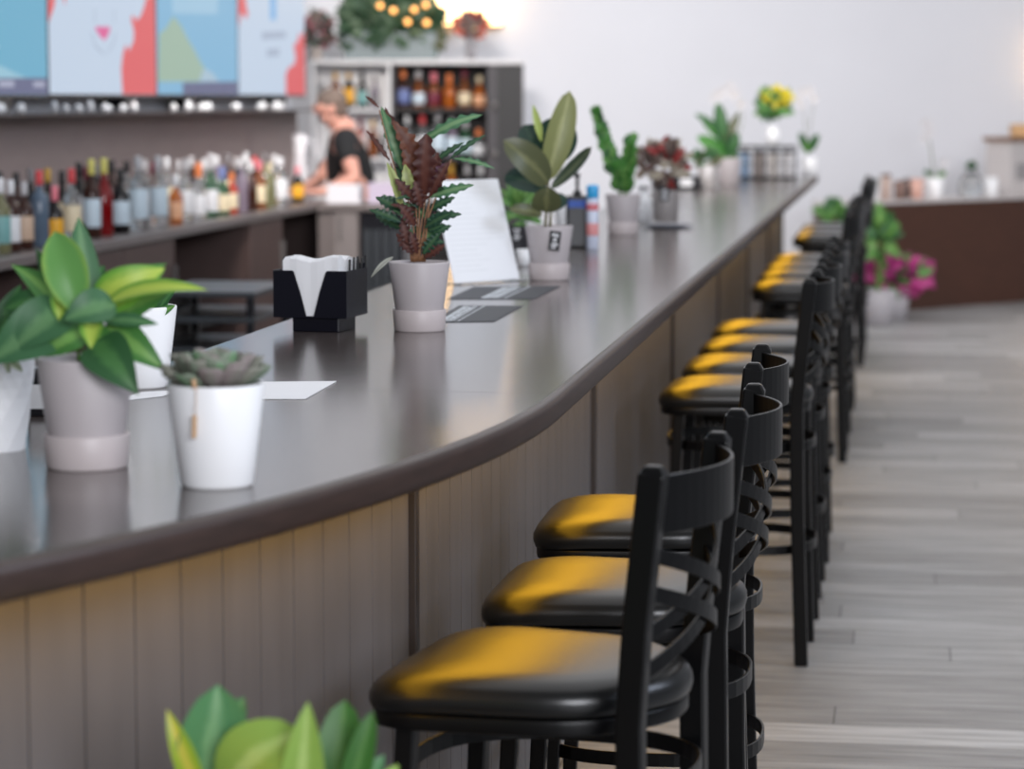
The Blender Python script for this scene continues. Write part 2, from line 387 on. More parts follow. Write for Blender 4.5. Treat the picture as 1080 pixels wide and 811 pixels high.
# ------------------------------------------------------------------ pots and plants
def pot_profile(rt, rb, h, wall=.005):
    return [(rb * .96, 0), (rb, .004), (rt, h - .003), (rt - .001, h), (rt - wall + .001, h), (rt - wall, h - .004), (rt - wall - .002, h - .02)]
def potted(name, label, px, py, kind='greige', z=TOP, sc=1., group=None, soilz=None, dy=.045, cat='potted plant', pm=None):
    p = P(px, py, z); p.y += dy * sc; p.x += dy * sc * (px - 540) / F
    r = thing(name, label, cat, (p.x, p.y, z), 0, group)
    if kind == 'greige':
        h, rt, rb, z0 = .148 * sc, .0655 * sc, .047 * sc, .006
        obj('pot', MB().lathe([(q, w + z0) for q, w in pot_profile(rt, rb, h - z0)], seg=40, capt=False), pm or lilac, r)
        sr, sh = .0575 * sc, .046 * sc
        obj('saucer', MB().lathe([(sr * .93, 0), (sr * .95, .003), (sr, sh - .002), (sr - .001, sh), (sr - .004, sh), (sr - .006, sh - .02), (.048 * sc, .006)], seg=40, capt=True), lilac2, r)
    elif kind == 'tapered':
        h, rt, rb = .132 * sc, .0625 * sc, .0465 * sc
        obj('pot', MB().lathe(pot_profile(rt, rb, h), seg=40, capt=False), pm or white, r)
    elif kind == 'straight':
        h, rt, rb = .125 * sc, .055 * sc, .05 * sc
        obj('pot', MB().lathe(pot_profile(rt, rb, h), seg=32, capt=False), pm or white, r)
    elif kind == 'faceted':
        h, rt, rb = .135 * sc, .064 * sc, .047 * sc; seg = 20; vs = []; rows = 9
        for i in range(rows + 1):
            t = i / rows
            for k in range(seg):
                a = 2 * math.pi * (k + .5 * (i % 2)) / seg; rr = (rb + (rt - rb) * t) * (1.0 if (k + (i // 2)) % 2 else .972)
                vs.append(V((rr * math.cos(a), rr * math.sin(a), h * t)))
        fs = []
        for i in range(rows):
            for k in range(seg):
                k2 = (k + 1) % seg; A, B_, C_, D_ = i * seg + k, i * seg + k2, (i + 1) * seg + k2, (i + 1) * seg + k
                fs += ([(A, B_, D_), (B_, C_, D_)] if i % 2 == 0 else [(A, B_, C_), (A, C_, D_)])
        fs.append(tuple(reversed(range(seg))))
        mb = MB().add(vs, fs, 0, None, False); mb.lathe([(rt, h), (rt - .006, h), (rt - .008, h - .02)], seg=20, capb=False, capt=False)
        obj('pot', mb, pm or white, r)
    r['_h'] = h; r['_rt'] = rt
    sz = soilz if soilz is not None else h - .014
    obj('soil', MB().lathe([(rt - .009, sz - .01), (rt - .009, sz), (rt * .5, sz + .006), (.002, sz + .008)], seg=24), soil, r)
    return r
def leaves(r, name, specs, mats, n=(0, -1, .45), **kw):
    """specs: base px, base py, tip px, tip py, width px, base dy, tip dy, material, options"""
    y0 = r.location.y; s = F / y0; mb = MB()
    for q in specs:
        o = dict(kw); o.update(q[8] if len(q) > 8 else {}); nn = o.pop('n', n)
        mb.leaf(PY(q[0], q[1], y0 + q[5]), PY(q[2], q[3], y0 + q[6]), q[4] / s, q[7], nn, **o)
    ob = obj(name, mb, mats, r, world=True)
    return ob
def stems(r, specs, m, name='stem', rr=.002):
    y0 = r.location.y; mb = MB()
    for pts in specs:
        p = [PY(a, b, y0 + (c if c is not None else 0)) for a, b, c in pts]
        if len(p) > 2:
            out = []
            for i in range(len(p) - 1):
                p0 = p[max(0, i - 1)]; p1 = p[i]; p2 = p[i + 1]; p3 = p[min(len(p) - 1, i + 2)]
                for k in range(4):
                    t = k / 4; out.append(.5 * ((2 * p1) + (p2 - p0) * t + (2 * p0 - 5 * p1 + 4 * p2 - p3) * t * t + (3 * p1 - p0 - 3 * p2 + p3) * t ** 3))
            p = out + [p[-1]]
        mb.tube(p, [rr * (1 - .4 * i / (len(p) - 1)) for i in range(len(p))], seg=6)
    return obj(name, mb, m, r, world=True)
g_hedge = leafmat('leaf_hedge_dark', (50, 78, 56), (70, 98, 70))
g_dark = leafmat('leaf_dark_green', (52, 96, 56), (76, 126, 70), rough=.45)
g_mid = leafmat('leaf_mid_green', (74, 128, 62), (122, 170, 88), rough=.45)
g_lime = leafmat('leaf_lime_variegated', (112, 168, 66), (190, 212, 92), midw=.5, rough=.45)
g_edge = leafmat('leaf_lime_margined', (184, 208, 84), (104, 158, 84), midw=1.0, rough=.42)
g_blue = leafmat('leaf_blue_green', (70, 116, 78), (104, 148, 100), rough=.45)
st_g = mat('green_stem', (104, 140, 62), .5); st_b = mat('brown_stem', (150, 108, 78), .55)

# philodendron in the greige pot
r = potted('potted_philodendron', 'lime and green philodendron in a greige pot with saucer at the near end', 92, 497, soilz=.128)
leaves(r, 'foliage', [
    (95, 352, 12, 279, 44, .0, .01, 1, dict(prof='heart', roll=.3, bow=.10)),
    (80, 345, 38, 262, 32, .03, .05, 0, dict(prof='heart')),
    (62, 315, 3, 326, 30, .01, .02, 0, dict(prof='ovate', bow=.2, roll=-.3)),
    (72, 332, -14, 384, 62, -.02, -.04, 4, dict(prof='heart', bow=.18, roll=-.2)),
    (70, 325, 12, 372, 52, -.03, -.05, 4, dict(prof='heart', bow=.15)),
    (92, 345, 83, 229, 36, .02, .05, 4, dict(prof='ovate', bow=.02, roll=.3)),
    (58, 244, 86, 337, 46, -.03, -.06, 3, dict(prof='lance', bow=.14, fold=.35)),
    (60, 300, 60, 244, 14, .0, .0, 2, dict(prof='lance')),
    (68, 300, 62, 338, 22, -.03, -.05, 2, dict(prof='ovate', fold=.5)),
    (100, 322, 174, 283, 44, .0, -.0, 2, dict(prof='ovate', bow=.22, roll=.25)),
    (104, 318, 176, 278, 20, .02, .0, 1, dict(prof='lance', bow=.1)),
    (112, 336, 180, 308, 40, .02, -.01, 1, dict(prof='ovate', bow=.12)),
    (110, 322, 219, 306, 24, -.03, -.08, 2, dict(prof='ovate', bow=.12, roll=-.4)),
    (108, 338, 167, 342, 16, -.02, -.05, 4, dict(prof='lance', bow=.1)),
    (108, 346, 176, 392, 44, -.01, -.05, 1, dict(prof='heart', bow=.18)),
    (100, 360, 146, 416, 52, -.05, -.09, 0, dict(prof='heart', bow=.14)),
    (122, 322, 68, 338, 40, -.05, -.08, 4, dict(prof='ovate', bow=.18, fold=.3)),
    (98, 340, 96, 368, 26, -.05, -.07, 2, dict(prof='heart', fold=.4)),
    (92, 350, 44, 376, 34, -.03, -.05, 1, dict(prof='ovate', bow=.2)),
    (96, 352, 122, 378, 30, -.03, -.05, 1, dict(prof='ovate', bow=.2)),
    (88, 322, 110, 280, 26, .03, .05, 0, dict(prof='ovate'))], [g_dark, g_mid, g_lime, g_edge, g_blue])
stems(r, [[(92 + a, 382, 0), (92 + b * .5, 355, -.01), (92 + b, 330, -.01)] for a, b in ((-8, -28), (-4, -12), (0, 4), (4, 14), (7, 20), (10, 4), (-10, -18))], st_g)

# plant in the white faceted pot, cut by the left edge
r = potted('potted_philodendron', 'dark green plant in a white ridged pot cut off at the left edge', -8, 478, 'faceted', soilz=.122)
leaves(r, 'foliage', [
    (2, 372, 40, 318, 34, .02, .03, 0, dict(prof='heart')), (-5, 370, 22, 300, 30, .04, .06, 0, {}), (-10, 372, -30, 310, 36, 0, 0, 0, {}),
    (4, 376, 36, 352, 24, -.03, -.05, 0, dict(bow=.2)), (-8, 372, -40, 356, 40, -.03, -.05, 0, {}), (-2, 374, 8, 330, 26, -.01, -.02, 0, {}),
    (8, 378, 24, 392, 10, -.05, -.07, 1, dict(prof='lance')), (14, 376, 30, 372, 8, -.04, -.05, 1, {}), (6, 378, 10, 394, 8, -.06, -.065, 1, {})], [g_dark, leafmat('leaf_pale', (196, 204, 180), (150, 170, 130))])

# succulent rosette
r = potted('potted_succulent', 'grey green rosette succulent in a plain white tapered pot', 229, 517, 'tapered', sc=1.0, soilz=.121)
mb = MB(); RS = random.Random(3)
for ring_, (n, rr, el, ln) in enumerate(((12, .024, .55, .054), (11, .020, .85, .056), (8, .012, 1.1, .052), (5, .005, 1.35, .044))):
    for k in range(n):
        a = 2 * math.pi * (k + .5 * ring_) / n + RS.uniform(-.1, .1); e = el + RS.uniform(-.12, .12)
        d = V((math.cos(a) * math.cos(e), math.sin(a) * math.cos(e), math.sin(e))); B_ = V((math.cos(a) * rr, math.sin(a) * rr, .126))
        nv = V((-math.cos(a) * math.sin(e), -math.sin(a) * math.sin(e), math.cos(e)))
        mb.leaf(B_, B_ + d * ln, .031, RS.choice((0, 0, 1, 2)), nv, bow=-.08, fold=.5, prof='spoon', nt=9)
obj('rosette', mb, [leafmat('succulent_grey', (150, 150, 138), (140, 152, 134), transl=.2, rough=.5), leafmat('succulent_green', (138, 152, 132), (122, 160, 120), transl=.2), leafmat('succulent_mauve', (160, 148, 146), (150, 146, 138), transl=.2)], r, solid=.0035)
mb = MB(); ps = [PY(207, 405, r.location.y - .060), PY(206.5, 425, r.location.y - .0655), PY(205.5, 440, r.location.y - .063)]
mb.tube(ps, .0006, seg=5); mb.tube([PY(205.5, 438, r.location.y - .0635), PY(205, 462, r.location.y - .061)], 0, sq=(.0015, .0055), up=(0, 1, 0)); mb.tube([PY(204, 397, r.location.y - .056), PY(205, 409, r.location.y - .0615)], .0032, seg=6)
obj('tag_on_string', mb, mat('tan_wood_tag', (206, 168, 130), .7), r, world=True)

# white pot behind
r = potted('potted_plant', 'low green plant in a white pot behind the lime philodendron', 147, 411, 'tapered', sc=1.06, soilz=.12)
leaves(r, 'foliage', [(140 + 4 * k, 332, 128 + 7 * k + (k % 2) * 3, 312 - (k % 3) * 7, 10, .02 - .01 * (k % 3), .03 - .02 * (k % 3), k % 2, dict(prof='ovate')) for k in range(8)] + [(165, 330, 188, 300, 9, 0, .01, 0, {}), (168, 332, 185, 322, 10, -.03, -.04, 1, {})], [g_dark, g_mid])

def flat_card(name, label, cat, corners, z, m, th=.0012, cut=None, mats=None):
    c = [P(x, y, z) for x, y in corners]; o = sum(c, V()) / 4
    return c, o
def sheet(name, label, cat, corners, z, m, group=None):
    c = [P(x, y, z) for x, y in corners]; o = sum(c, V((0, 0, 0))) / len(c); o.z = z
    mb = MB(); mb.prism([(p.x - o.x, p.y - o.y) for p in c], 0, .0012)
    ob = obj(name, mb, m); ob.location = o; return tag(ob, label, cat, group)
sheet('paper_sheet', 'white paper card lying behind the white succulent pot', 'paper', [(215, 421), (322, 421), (355, 402.5), (250, 403.5)], TOP + .0006, paper)
sheet('paper_sheet', 'white paper slip lying in front of the plain white pot at the left', 'paper', [(118, 424), (172, 418), (188, 412), (150, 414)], TOP + .0006, paper)

# small dark box with white label, between the two left pots
p = P(40, 440, TOP); bx = thing('label_box', 'small dark box with a white label between the two left pots', 'box', (p.x, p.y + .03, TOP))
obj('box_body', MB().box(-.018, .018, -.02, .02, 0, .075), blackp, bx, bevel=.002)
obj('paper_label', MB().box(-.014, .014, -.0208, -.0202, .012, .05), paper, bx)

# ------------------------------------------------------------------ napkin caddy
p = P(325, 350.5, TOP); a = -rad(14.5)
nk = thing('napkin_caddy', 'black plastic bar caddy holding white napkins and straws', 'napkin holder', (p.x + .022, p.y + .070, TOP), a)
navy = mat('navy_black_plastic', (13, 13, 24), .26, spec=.3); mb = MB(); mb.box(-.044, .060, -.058, .058, 0, .030); obj('base', mb, navy, nk, bevel=.002)
z0, z1 = .0305, .131; w = .082; th = .003
mb = MB(); fr = [(-w, z0), (-.010, z0), (-.0085, z0 + .004), (-.022, z0 + .055), (-.036, z1 - .003), (-.039, z1), (-w, z1)]
for s in (1, -1):
    q = [(x * s, z) for x, z in fr]; q = q if s > 0 else q[::-1]
    n = len(q); vs = [V((x, -.072, z)) for x, z in q] + [V((x, -.072 + th, z)) for x, z in q]
    mb.add(vs, [tuple(range(n)), tuple(reversed(range(n, 2 * n)))] + [(k, n + k, n + (k + 1) % n, (k + 1) % n) for k in range(n)], 0, None, False)
mb.box(-.0102, .0102, -.072, -.072 + th, z0 - .0004, z0 + .004)
obj('notched_front', mb, navy, nk)
mb = MB(); mb.box(-w, -w + th, -.069, .074, z0, z1); mb.box(w - th, w, -.069, .074, z0, z1); mb.box(-w + th, w - th, .071, .074, z0, z1 + .01); mb.box(-w + th, w - th, -.069, .071, z0, z0 + .003)
mb.box(-.066, -.064, -.069, .071, z0 + .003, z1 - .004); mb.box(.064, .066, -.069, .071, z0 + .003, z1 - .004)
obj('tray', mb, navy, nk)
mb = MB(); RQ = random.Random(5)
for k in range(26):
    y = -.066 + k * .0048; h = z1 + .021 + .004 * math.sin(k * .5) + RQ.uniform(-.0015, .0015)
    cols = 9; vs = []
    for dy_ in (0, .0040):
        for i in range(cols):
            x = -.062 + .124 * i / (cols - 1); top = h + .004 * math.sin(i * 1.15 + k * .07) + (.006 if i > 6 else 0) * (i - 6) / 2
            yy = y + dy_ + .0008 * math.sin(i * 2 + k)
            vs += [V((x, yy, z0 + .0035)), V((x, yy, top))]
    n = cols; fs = []
    for i in range(n - 1):
        fs += [(2 * i, 2 * i + 2, 2 * i + 3, 2 * i + 1), (2 * n + 2 * i, 2 * n + 2 * i + 1, 2 * n + 2 * i + 3, 2 * n + 2 * i + 2), (2 * i + 1, 2 * i + 3, 2 * n + 2 * i + 3, 2 * n + 2 * i + 1)]
    fs += [(0, 1, 2 * n + 1, 2 * n), (2 * n - 2, 4 * n - 2, 4 * n - 1, 2 * n - 1)]
    mb.add(vs, fs, 0, None, False)
ob = obj('napkin_stack', mb, paper); ob.location = nk.location; ob.rotation_euler = (0, 0, a)
tag(ob, 'stack of white paper napkins in the black bar caddy', 'napkins')
for side, nn in ((-1, 4), (1, 6)):
    for k in range(nn):
        x = side * (.0695 + .0035 * (k % 3)); y = -.04 + .018 * k + (.02 if side > 0 else 0)
        ob = obj('drinking_straw', MB().tube([(0, 0, 0), (0.002 * side, .004, .118 + .004 * (k % 2))], .0026, seg=8), mat('black_straw', (14, 14, 16), .4))
        M = Matrix.Rotation(a, 3, 'Z') @ V((x, y, z0 + .004)); ob.location = nk.location + M; ob.rotation_euler = (0, 0, a)
        tag(ob, 'black straw upright in the %s compartment of the napkin caddy' % ('left' if side < 0 else 'right'), 'straw', 'black straws in the %s side of the caddy' % ('left' if side < 0 else 'right'))

# ------------------------------------------------------------------ calathea
r = potted('potted_calathea', 'maroon and green wavy leaved plant in a greige pot beside the napkin caddy', 442.5, 350.5, soilz=.134)
mar = leafmat('leaf_maroon', (80, 44, 40), (100, 58, 48), rough=.5, midw=.3); mar2 = leafmat('leaf_maroon_light', (112, 66, 46), (96, 54, 40), rough=.45, midw=.3)
gre = leafmat('leaf_grey_green', (74, 120, 84), (120, 156, 110), midw=.3); gre2 = leafmat('leaf_deep_green', (40, 76, 56), (70, 104, 70)); lime = leafmat('leaf_pale_lime', (176, 188, 118), (150, 160, 96))
W = dict(prof='lance', wave=.13, k=34, nt=30, fold=.12)
def w(**k): d = dict(W); d.update(k); return d
RK = random.Random(77); extra = []
for kk in range(22):
    bx0 = RK.uniform(430, 454); by0 = RK.uniform(214, 258); aa = RK.choice((-1, 1)) * RK.uniform(.6, 1.4); ll = RK.uniform(18, 32) * (1 if by0 < 245 else .75)
    extra.append((bx0, by0, bx0 + ll * math.sin(aa), by0 - ll * math.cos(aa) * .7, RK.uniform(5, 8), RK.uniform(-.05, .05), RK.uniform(-.09, .07), RK.choice((1, 3, 3, 0, 0, 5)), w(sb=RK.uniform(-.15, .15), ph=RK.uniform(0, 6), bow=RK.uniform(.0, .2))))
leaves(r, 'foliage', extra + [
    (424, 180, 402, 112, 13, .02, .03, 0, w()), (428, 176, 406, 113, 12, .03, .05, 1, w()), (446, 176, 414, 127, 19, .0, -.02, 2, w(prof='ovate', ph=1, k=34)),
    (447, 206, 450, 141, 21, -.03, -.05, 1, w(prof='ellip', k=36)), (440, 196, 424, 150, 14, -.01, -.02, 2, w(prof='ovate')),
    (444, 150, 509, 121, 12, .02, .05, 0, w(ph=2, bow=.15)), (474, 168, 513, 142, 6, .02, .04, 3, w(bow=.1)), (478, 167, 522, 178, 6, .02, .03, 0, w(bow=.12)),
    (452, 208, 500, 195, 11, -.02, -.03, 0, w(bow=.06)), (452, 222, 480, 208, 11, .0, .0, 3, w()), (450, 232, 487, 226, 11, -.02, -.03, 3, w(bow=.1)),
    (448, 240, 478, 224, 11, -.03, -.06, 3, w(ph=1)), (452, 248, 476, 238, 10, .02, .03, 3, w()),
    (411, 170, 386, 137, 6, .01, .02, 1, w()), (400, 114, 385, 101, 4, .03, .04, 1, w()),
    (424, 220, 408, 171, 11, -.02, -.03, 4, w(wave=.04, roll=.3)), (433, 206, 427, 173, 12, -.03, -.03, 4, w(wave=.04)),
    (424, 222, 396, 208, 13, .0, -.01, 3, w()), (424, 234, 389, 221, 10, -.02, -.03, 3, w()), (425, 242, 396, 228, 10, .02, .03, 3, w()), (427, 228, 404, 205, 9, .03, .04, 0, w()),
    (438, 214, 416, 188, 12, -.03, -.05, 1, w(ph=2)), (445, 220, 437, 190, 11, -.04, -.05, 1, w()), (438, 238, 421, 216, 12, -.04, -.06, 1, w()), (430, 258, 424, 230, 11, -.03, -.03, 1, w()),
    (453, 208, 474, 170, 12, -.02, -.02, 1, w(ph=1)), (450, 200, 470, 172, 12, .0, .01, 5, w()), (455, 190, 462, 160, 12, .02, .02, 1, w()),
    (436, 268, 418, 246, 12, -.02, -.02, 1, w()), (446, 268, 464, 246, 12, -.02, -.02, 3, w()), (448, 272, 470, 258, 10, -.02, -.03, 1, w()), (440, 268, 433, 244, 9, -.03, -.04, 1, w()),
    (420, 150, 412, 128, 8, .03, .04, 0, w()), (432, 160, 420, 134, 12, .02, .02, 2, w()), (456, 172, 490, 150, 7, .04, .05, 3, w()), (448, 256, 462, 224, 12, .02, .03, 0, w()),
    (430, 200, 416, 176, 12, .03, .04, 3, w()), (455, 178, 466, 165, 10, .03, .04, 1, w()),
    (415, 271, 391, 293, 5, -.05, -.08, 6, dict(prof='lance', bow=.2))],
    [gre, mar, mar2, gre2, lime, leafmat('leaf_purple', (88, 44, 66), (100, 60, 70)), leafmat('leaf_dry_grey', (170, 172, 160), (150, 150, 140))])
stems(r, [[(442 + x0, 276, 0), (442 + x1, 240, -.01), (bx_, by_, -.01)] for x0, x1, bx_, by_ in ((0, 6, 476, 168), (-2, 2, 450, 200), (-4, -6, 424, 180), (2, 8, 455, 190), (-6, -10, 424, 222), (4, 5, 452, 215), (-3, -2, 436, 190), (1, 0, 444, 150), (-8, -13, 412, 172), (6, 8, 452, 225), (-5, -10, 400, 116))], st_b, rr=.0022)

# ------------------------------------------------------------------ leaning menu
mc = [P(479, 299, TOP + .003), P(548, 294.3, TOP + .003)]
u = (mc[1] - mc[0]); wd = u.length; ux = u.normalized(); bk = V((-ux.y, ux.x, 0)); up = (V((0, 0, 1)) * .272 + bk * .085).normalized()
mo = thing('menu_board', 'white menu sheet leaning in a clear holder behind the wavy leaved plant', 'menu', ((mc[0] + mc[1]) / 2))
mo.location.z = TOP
Mx = Matrix((ux, up.cross(ux) * -1, up)).transposed()      # columns: along, normal, up
ln_ = .285
def mbox(x0, x1, y0, y1, z0, z1): 
    m = MB(); m.box(x0, x1, y0, y1, z0, z1, 0, Mx.to_4x4()); m.v = [p + V((0, 0, .0035)) for p in m.v]; return m
obj('menu_sheet', mbox(-wd / 2, wd / 2, -.001, .001, .0, ln_), mat('bright_paper', (246, 247, 250), .5), mo)
mb = MB(); RQ = random.Random(4)
sg = -1 if (Mx @ V((0, 1, 0))).y > 0 else 1
for k in range(17):
    z = .03 + k * .0145; x1 = RQ.uniform(-.02, wd / 2 - .02)
    mb.box(-wd / 2 + .016, x1, sg * .0011 - .0001, sg * .0011 + .0001, z, z + .003, 0, Mx.to_4x4())
mb.v = [p + V((0, 0, .003)) for p in mb.v]
obj('printed_lines', mb, mat('faint_print', (237, 238, 241), .6), mo)
mb = MB(); mb.box(-wd / 2, wd / 2, -.03, .03, .0004, .0024, 0, Matrix.Rotation(math.atan2(ux.y, ux.x), 4, 'Z')); obj('holder_foot', mb, mat('clear_acrylic', (220, 226, 228), .05, trans=.9), mo)

menum = mat('slate_menu_card', (50, 53, 60), .6); mtext = mat('menu_card_print', (206, 212, 218), .5)
def menu_card(corners, label, rows):
    z = TOP + .0006; c = [P(x, y, z) for x, y in corners]; o = sum(c, V((0, 0, 0))) / 4
    t = thing('menu_card', label, 'menu', (o.x, o.y, TOP), 0, 'dark menu cards lying on the bar')
    obj('card', MB().prism([(p.x - o.x, p.y - o.y) for p in c], .0002, .0016), menum, t)
    mb = MB()
    def q(a, b): return (c[0] * (1 - a) + c[1] * a) * (1 - b) + (c[3] * (1 - a) + c[2] * a) * b
    for (a0, a1, b0, b1) in rows:
        ps = [q(a0, b0), q(a1, b0), q(a1, b1), q(a0, b1)]; mb.prism([(p.x - o.x, p.y - o.y) for p in ps], .0016, .0018)
    obj('print', mb, mtext, t)
def textrows(a0, a1, seed):
    RR = random.Random(seed); out = []; 
    for k, (w0, w1) in enumerate(((0, .25), (.30, .42), (.46, .60), (.66, .72))):   # lines of lettering across the card
        b = .06
        while b < .92:
            l = RR.uniform(.05, .13); out.append((a0 + (a1 - a0) * w0, a0 + (a1 - a0) * w1, b, min(.94, b + l))); b += l + .025
    out.append((a1 - .02, a1, .02, .98)); return out
menu_card([(455, 340), (521, 339), (551, 323), (484, 322.5)], 'nearer of the two slate grey menu cards lying beside the wavy leaved plant', textrows(.1, .42, 1))
menu_card([(472, 315.5), (563, 315.3), (591, 302), (500, 302.7)], 'farther slate grey menu card lying in front of the leaning white menu', textrows(.36, .66, 2))

# ------------------------------------------------------------------ rubber plant and neighbours
def pot_tag(r, px, py, wpx, hpx, dyy, tilt=.12):
    y = r.location.y + dyy; c = PY(px, py, y); s = F / y; w_, h_ = wpx / s / 2, hpx / s / 2
    M = Matrix.Translation(c - wloc(r)) @ Matrix.Rotation(tilt, 4, 'Y') @ Matrix.Rotation(.12, 4, 'X')
    t = obj('plant_tag', MB().box(-w_, w_, -.0006, .0006, -h_, h_, 0, M), mat('black_tag', (30, 30, 34), .4), r)
    mb = MB()
    for x0, x1, z0, z1 in ((-.55, -.1, .45, .75), (.05, .5, .4, .72), (-.3, .3, -.05, .25), (-.5, .6, -.45, -.25), (-.5, .3, -.75, -.58)):
        mb.box(x0 * w_, x1 * w_, -.0010, -.0006, z0 * h_, z1 * h_, 0, M)
    ob = obj('white_marks', mb, paper, t)
r = potted('potted_rubber_plant', 'olive leaved rubber plant in a greige pot with a black tag', 579, 296, soilz=.134)
olive = leafmat('leaf_olive', (92, 96, 66), (120, 122, 84), midw=.1, rough=.32); od = leafmat('leaf_rubber_dark', (38, 66, 56), (54, 84, 66), rough=.28, midw=.1)
ol2 = leafmat('leaf_olive_light', (140, 144, 92), (168, 170, 116), midw=.1); sh = leafmat('leaf_sheath', (190, 204, 120), (170, 190, 96))
leaves(r, 'foliage', [
    (576, 192, 601, 96, 30, .0, .02, 2, dict(prof='ellip', bow=.05, fold=.25, roll=.3)), (579, 194, 531, 148, 34, -.03, -.10, 0, dict(prof='ellip', bow=.12, fold=.15)),
    (580, 175, 592, 124, 46, .05, .09, 1, dict(prof='ellip', bow=.05)), (572, 168, 553, 132, 30, .06, .10, 1, dict(prof='ellip')),
    (577, 200, 532, 186, 28, .02, .06, 1, dict(prof='ellip', bow=.15)), (581, 199, 624, 155, 14, -.02, -.06, 3, dict(prof='ellip', bow=-.08, fold=.4)),
    (576, 224, 578, 197, 31, -.05, -.08, 0, dict(prof='ellip', bow=.1)), (572, 226, 537, 221, 15, -.04, -.10, 0, dict(prof='ellip', bow=.1)),
    (580, 222, 596, 206, 18, .03, .06, 1, dict(prof='ellip')), (571, 150, 562, 110, 8, .0, .01, 4, dict(prof='lance', fold=.6))],
    [olive, od, ol2, leafmat('leaf_narrow_olive', (70, 84, 66), (110, 118, 88), midw=.1), sh])
stems(r, [[(575, 240, 0), (577, 215, 0), (578, 190, 0), (574, 150, 0)], [(580, 240, .02), (581, 220, .02), (580, 198, .0)]], mat('olive_stem', (104, 98, 62), .5), rr=.0045)
pot_tag(r, 585, 254, 12, 21, -.0635)

dg = mat('dark_planter', (44, 42, 46), .5)
def bush(r, px, py, rx, ry, n, wpx, lpx, mats, seed=1, name='foliage', up=.4, dyr=.06, prof='ovate'):
    RR = random.Random(seed); y0 = r.location.y; s = F / y0; mb = MB()
    for k in range(n):
        a = RR.uniform(0, 2 * math.pi); q = math.sqrt(RR.random()); x = px + rx * q * math.cos(a); y = py + ry * q * math.sin(a); dy = RR.uniform(-dyr, dyr)
        da = math.atan2(py - y + ry * up, x - px + RR.uniform(-rx, rx) * .6) + RR.uniform(-.6, .6); l = lpx * RR.uniform(.7, 1.3)
        B_ = PY(x, y, y0 + dy); T_ = PY(x + l * math.cos(da), y - l * math.sin(da), y0 + dy + RR.uniform(-.4, .4) * l / s)
        mb.leaf(B_, T_, wpx * RR.uniform(.7, 1.2) / s, RR.randrange(len(mats)), (RR.uniform(-.4, .4), -1, RR.uniform(.1, .9)), prof=prof, nt=6, nu=2, bow=.1)
    return obj(name, mb, mats, r, world=True)
g_fresh = leafmat('leaf_fresh', (100, 148, 74), (136, 178, 100))
r = potted('potted_plant', 'small fresh green plant in a dark labelled pot behind the leaning menu', 543, 272, 'straight', sc=.8, pm=dg)
bush(r, 544, 222, 13, 16, 46, 8, 16, [g_fresh, g_mid], 3)
pot_tag(r, 545, 247, 13, 16, -.0445, 0)
def lathe_thing(name, label, cat, px, py, parts, z=TOP, group=None, dy=.03, seg=24):
    p = P(px, py, z); t = thing(name, label, cat, (p.x, p.y + dy, z), 0, group)
    for nm, prof, m in parts: obj(nm, MB().lathe(prof, seg=seg), m, t)
    return t
lathe_thing('candle_cup', 'small white cup standing by the foot of the tagged rubber plant', 'cup', 552, 281, [('cup', [(.016, 0), (.018, .003), (.021, .05), (.019, .05), (.017, .006), (.002, .005)], white)], dy=.02)
r = potted('potted_plant', 'white pot with dark sprigs half hidden behind the tagged rubber plant', 600, 250, 'tapered', sc=.9)
leaves(r, 'foliage', [(600, 222, 590 + 6 * k, 205 + 3 * (k % 2), 8, -.02 + .01 * k, 0, k % 2, {}) for k in range(5)], [g_dark, od])
# black dispenser bottle with pump
p = P(609, 262, TOP); t = thing('pump_dispenser', 'black pump dispenser with blue label behind the tagged rubber plant', 'dispenser', (p.x, p.y + .04, TOP))
obj('body', MB().box(-.038, .038, -.03, .03, 0, .175), blackp, t, bevel=.008)
obj('blue_label', MB().box(-.030, .030, -.0312, -.0304, .135, .160), mat('blue_label', (52, 92, 180), .5), t)
mb = MB(); mb.lathe([(.014, .1755), (.014, .19), (.006, .192), (.006, .235), (.010, .236), (.010, .248), (.002, .25)]); mb.tube([(0, 0, .242), (-.03, -.01, .244)], .004, seg=8); obj('pump', mb, blackp, t)
# blue-capped can
lathe_thing('spray_can', 'slim white and red can with a bright blue cap on the bar', 'can', 625, 263, [
    ('can_body', [(.019, 0), (.020, .002), (.020, .165), (.018, .168)], mat('can_white', (208, 214, 232), .3)),
    ('red_band', [(.0203, .045), (.0206, .046), (.0206, .085), (.0203, .086)], mat('can_red', (226, 150, 150), .4)),
    ('red_ring', [(.0203, .128), (.0206, .129), (.0206, .150), (.0203, .151)], mat('can_red2', (214, 120, 128), .4)),
    ('blue_cap', [(.0195, .1685), (.0205, .170), (.0205, .205), (.018, .212), (.004, .213)], mat('can_blue', (58, 168, 226), .35))], dy=.02)

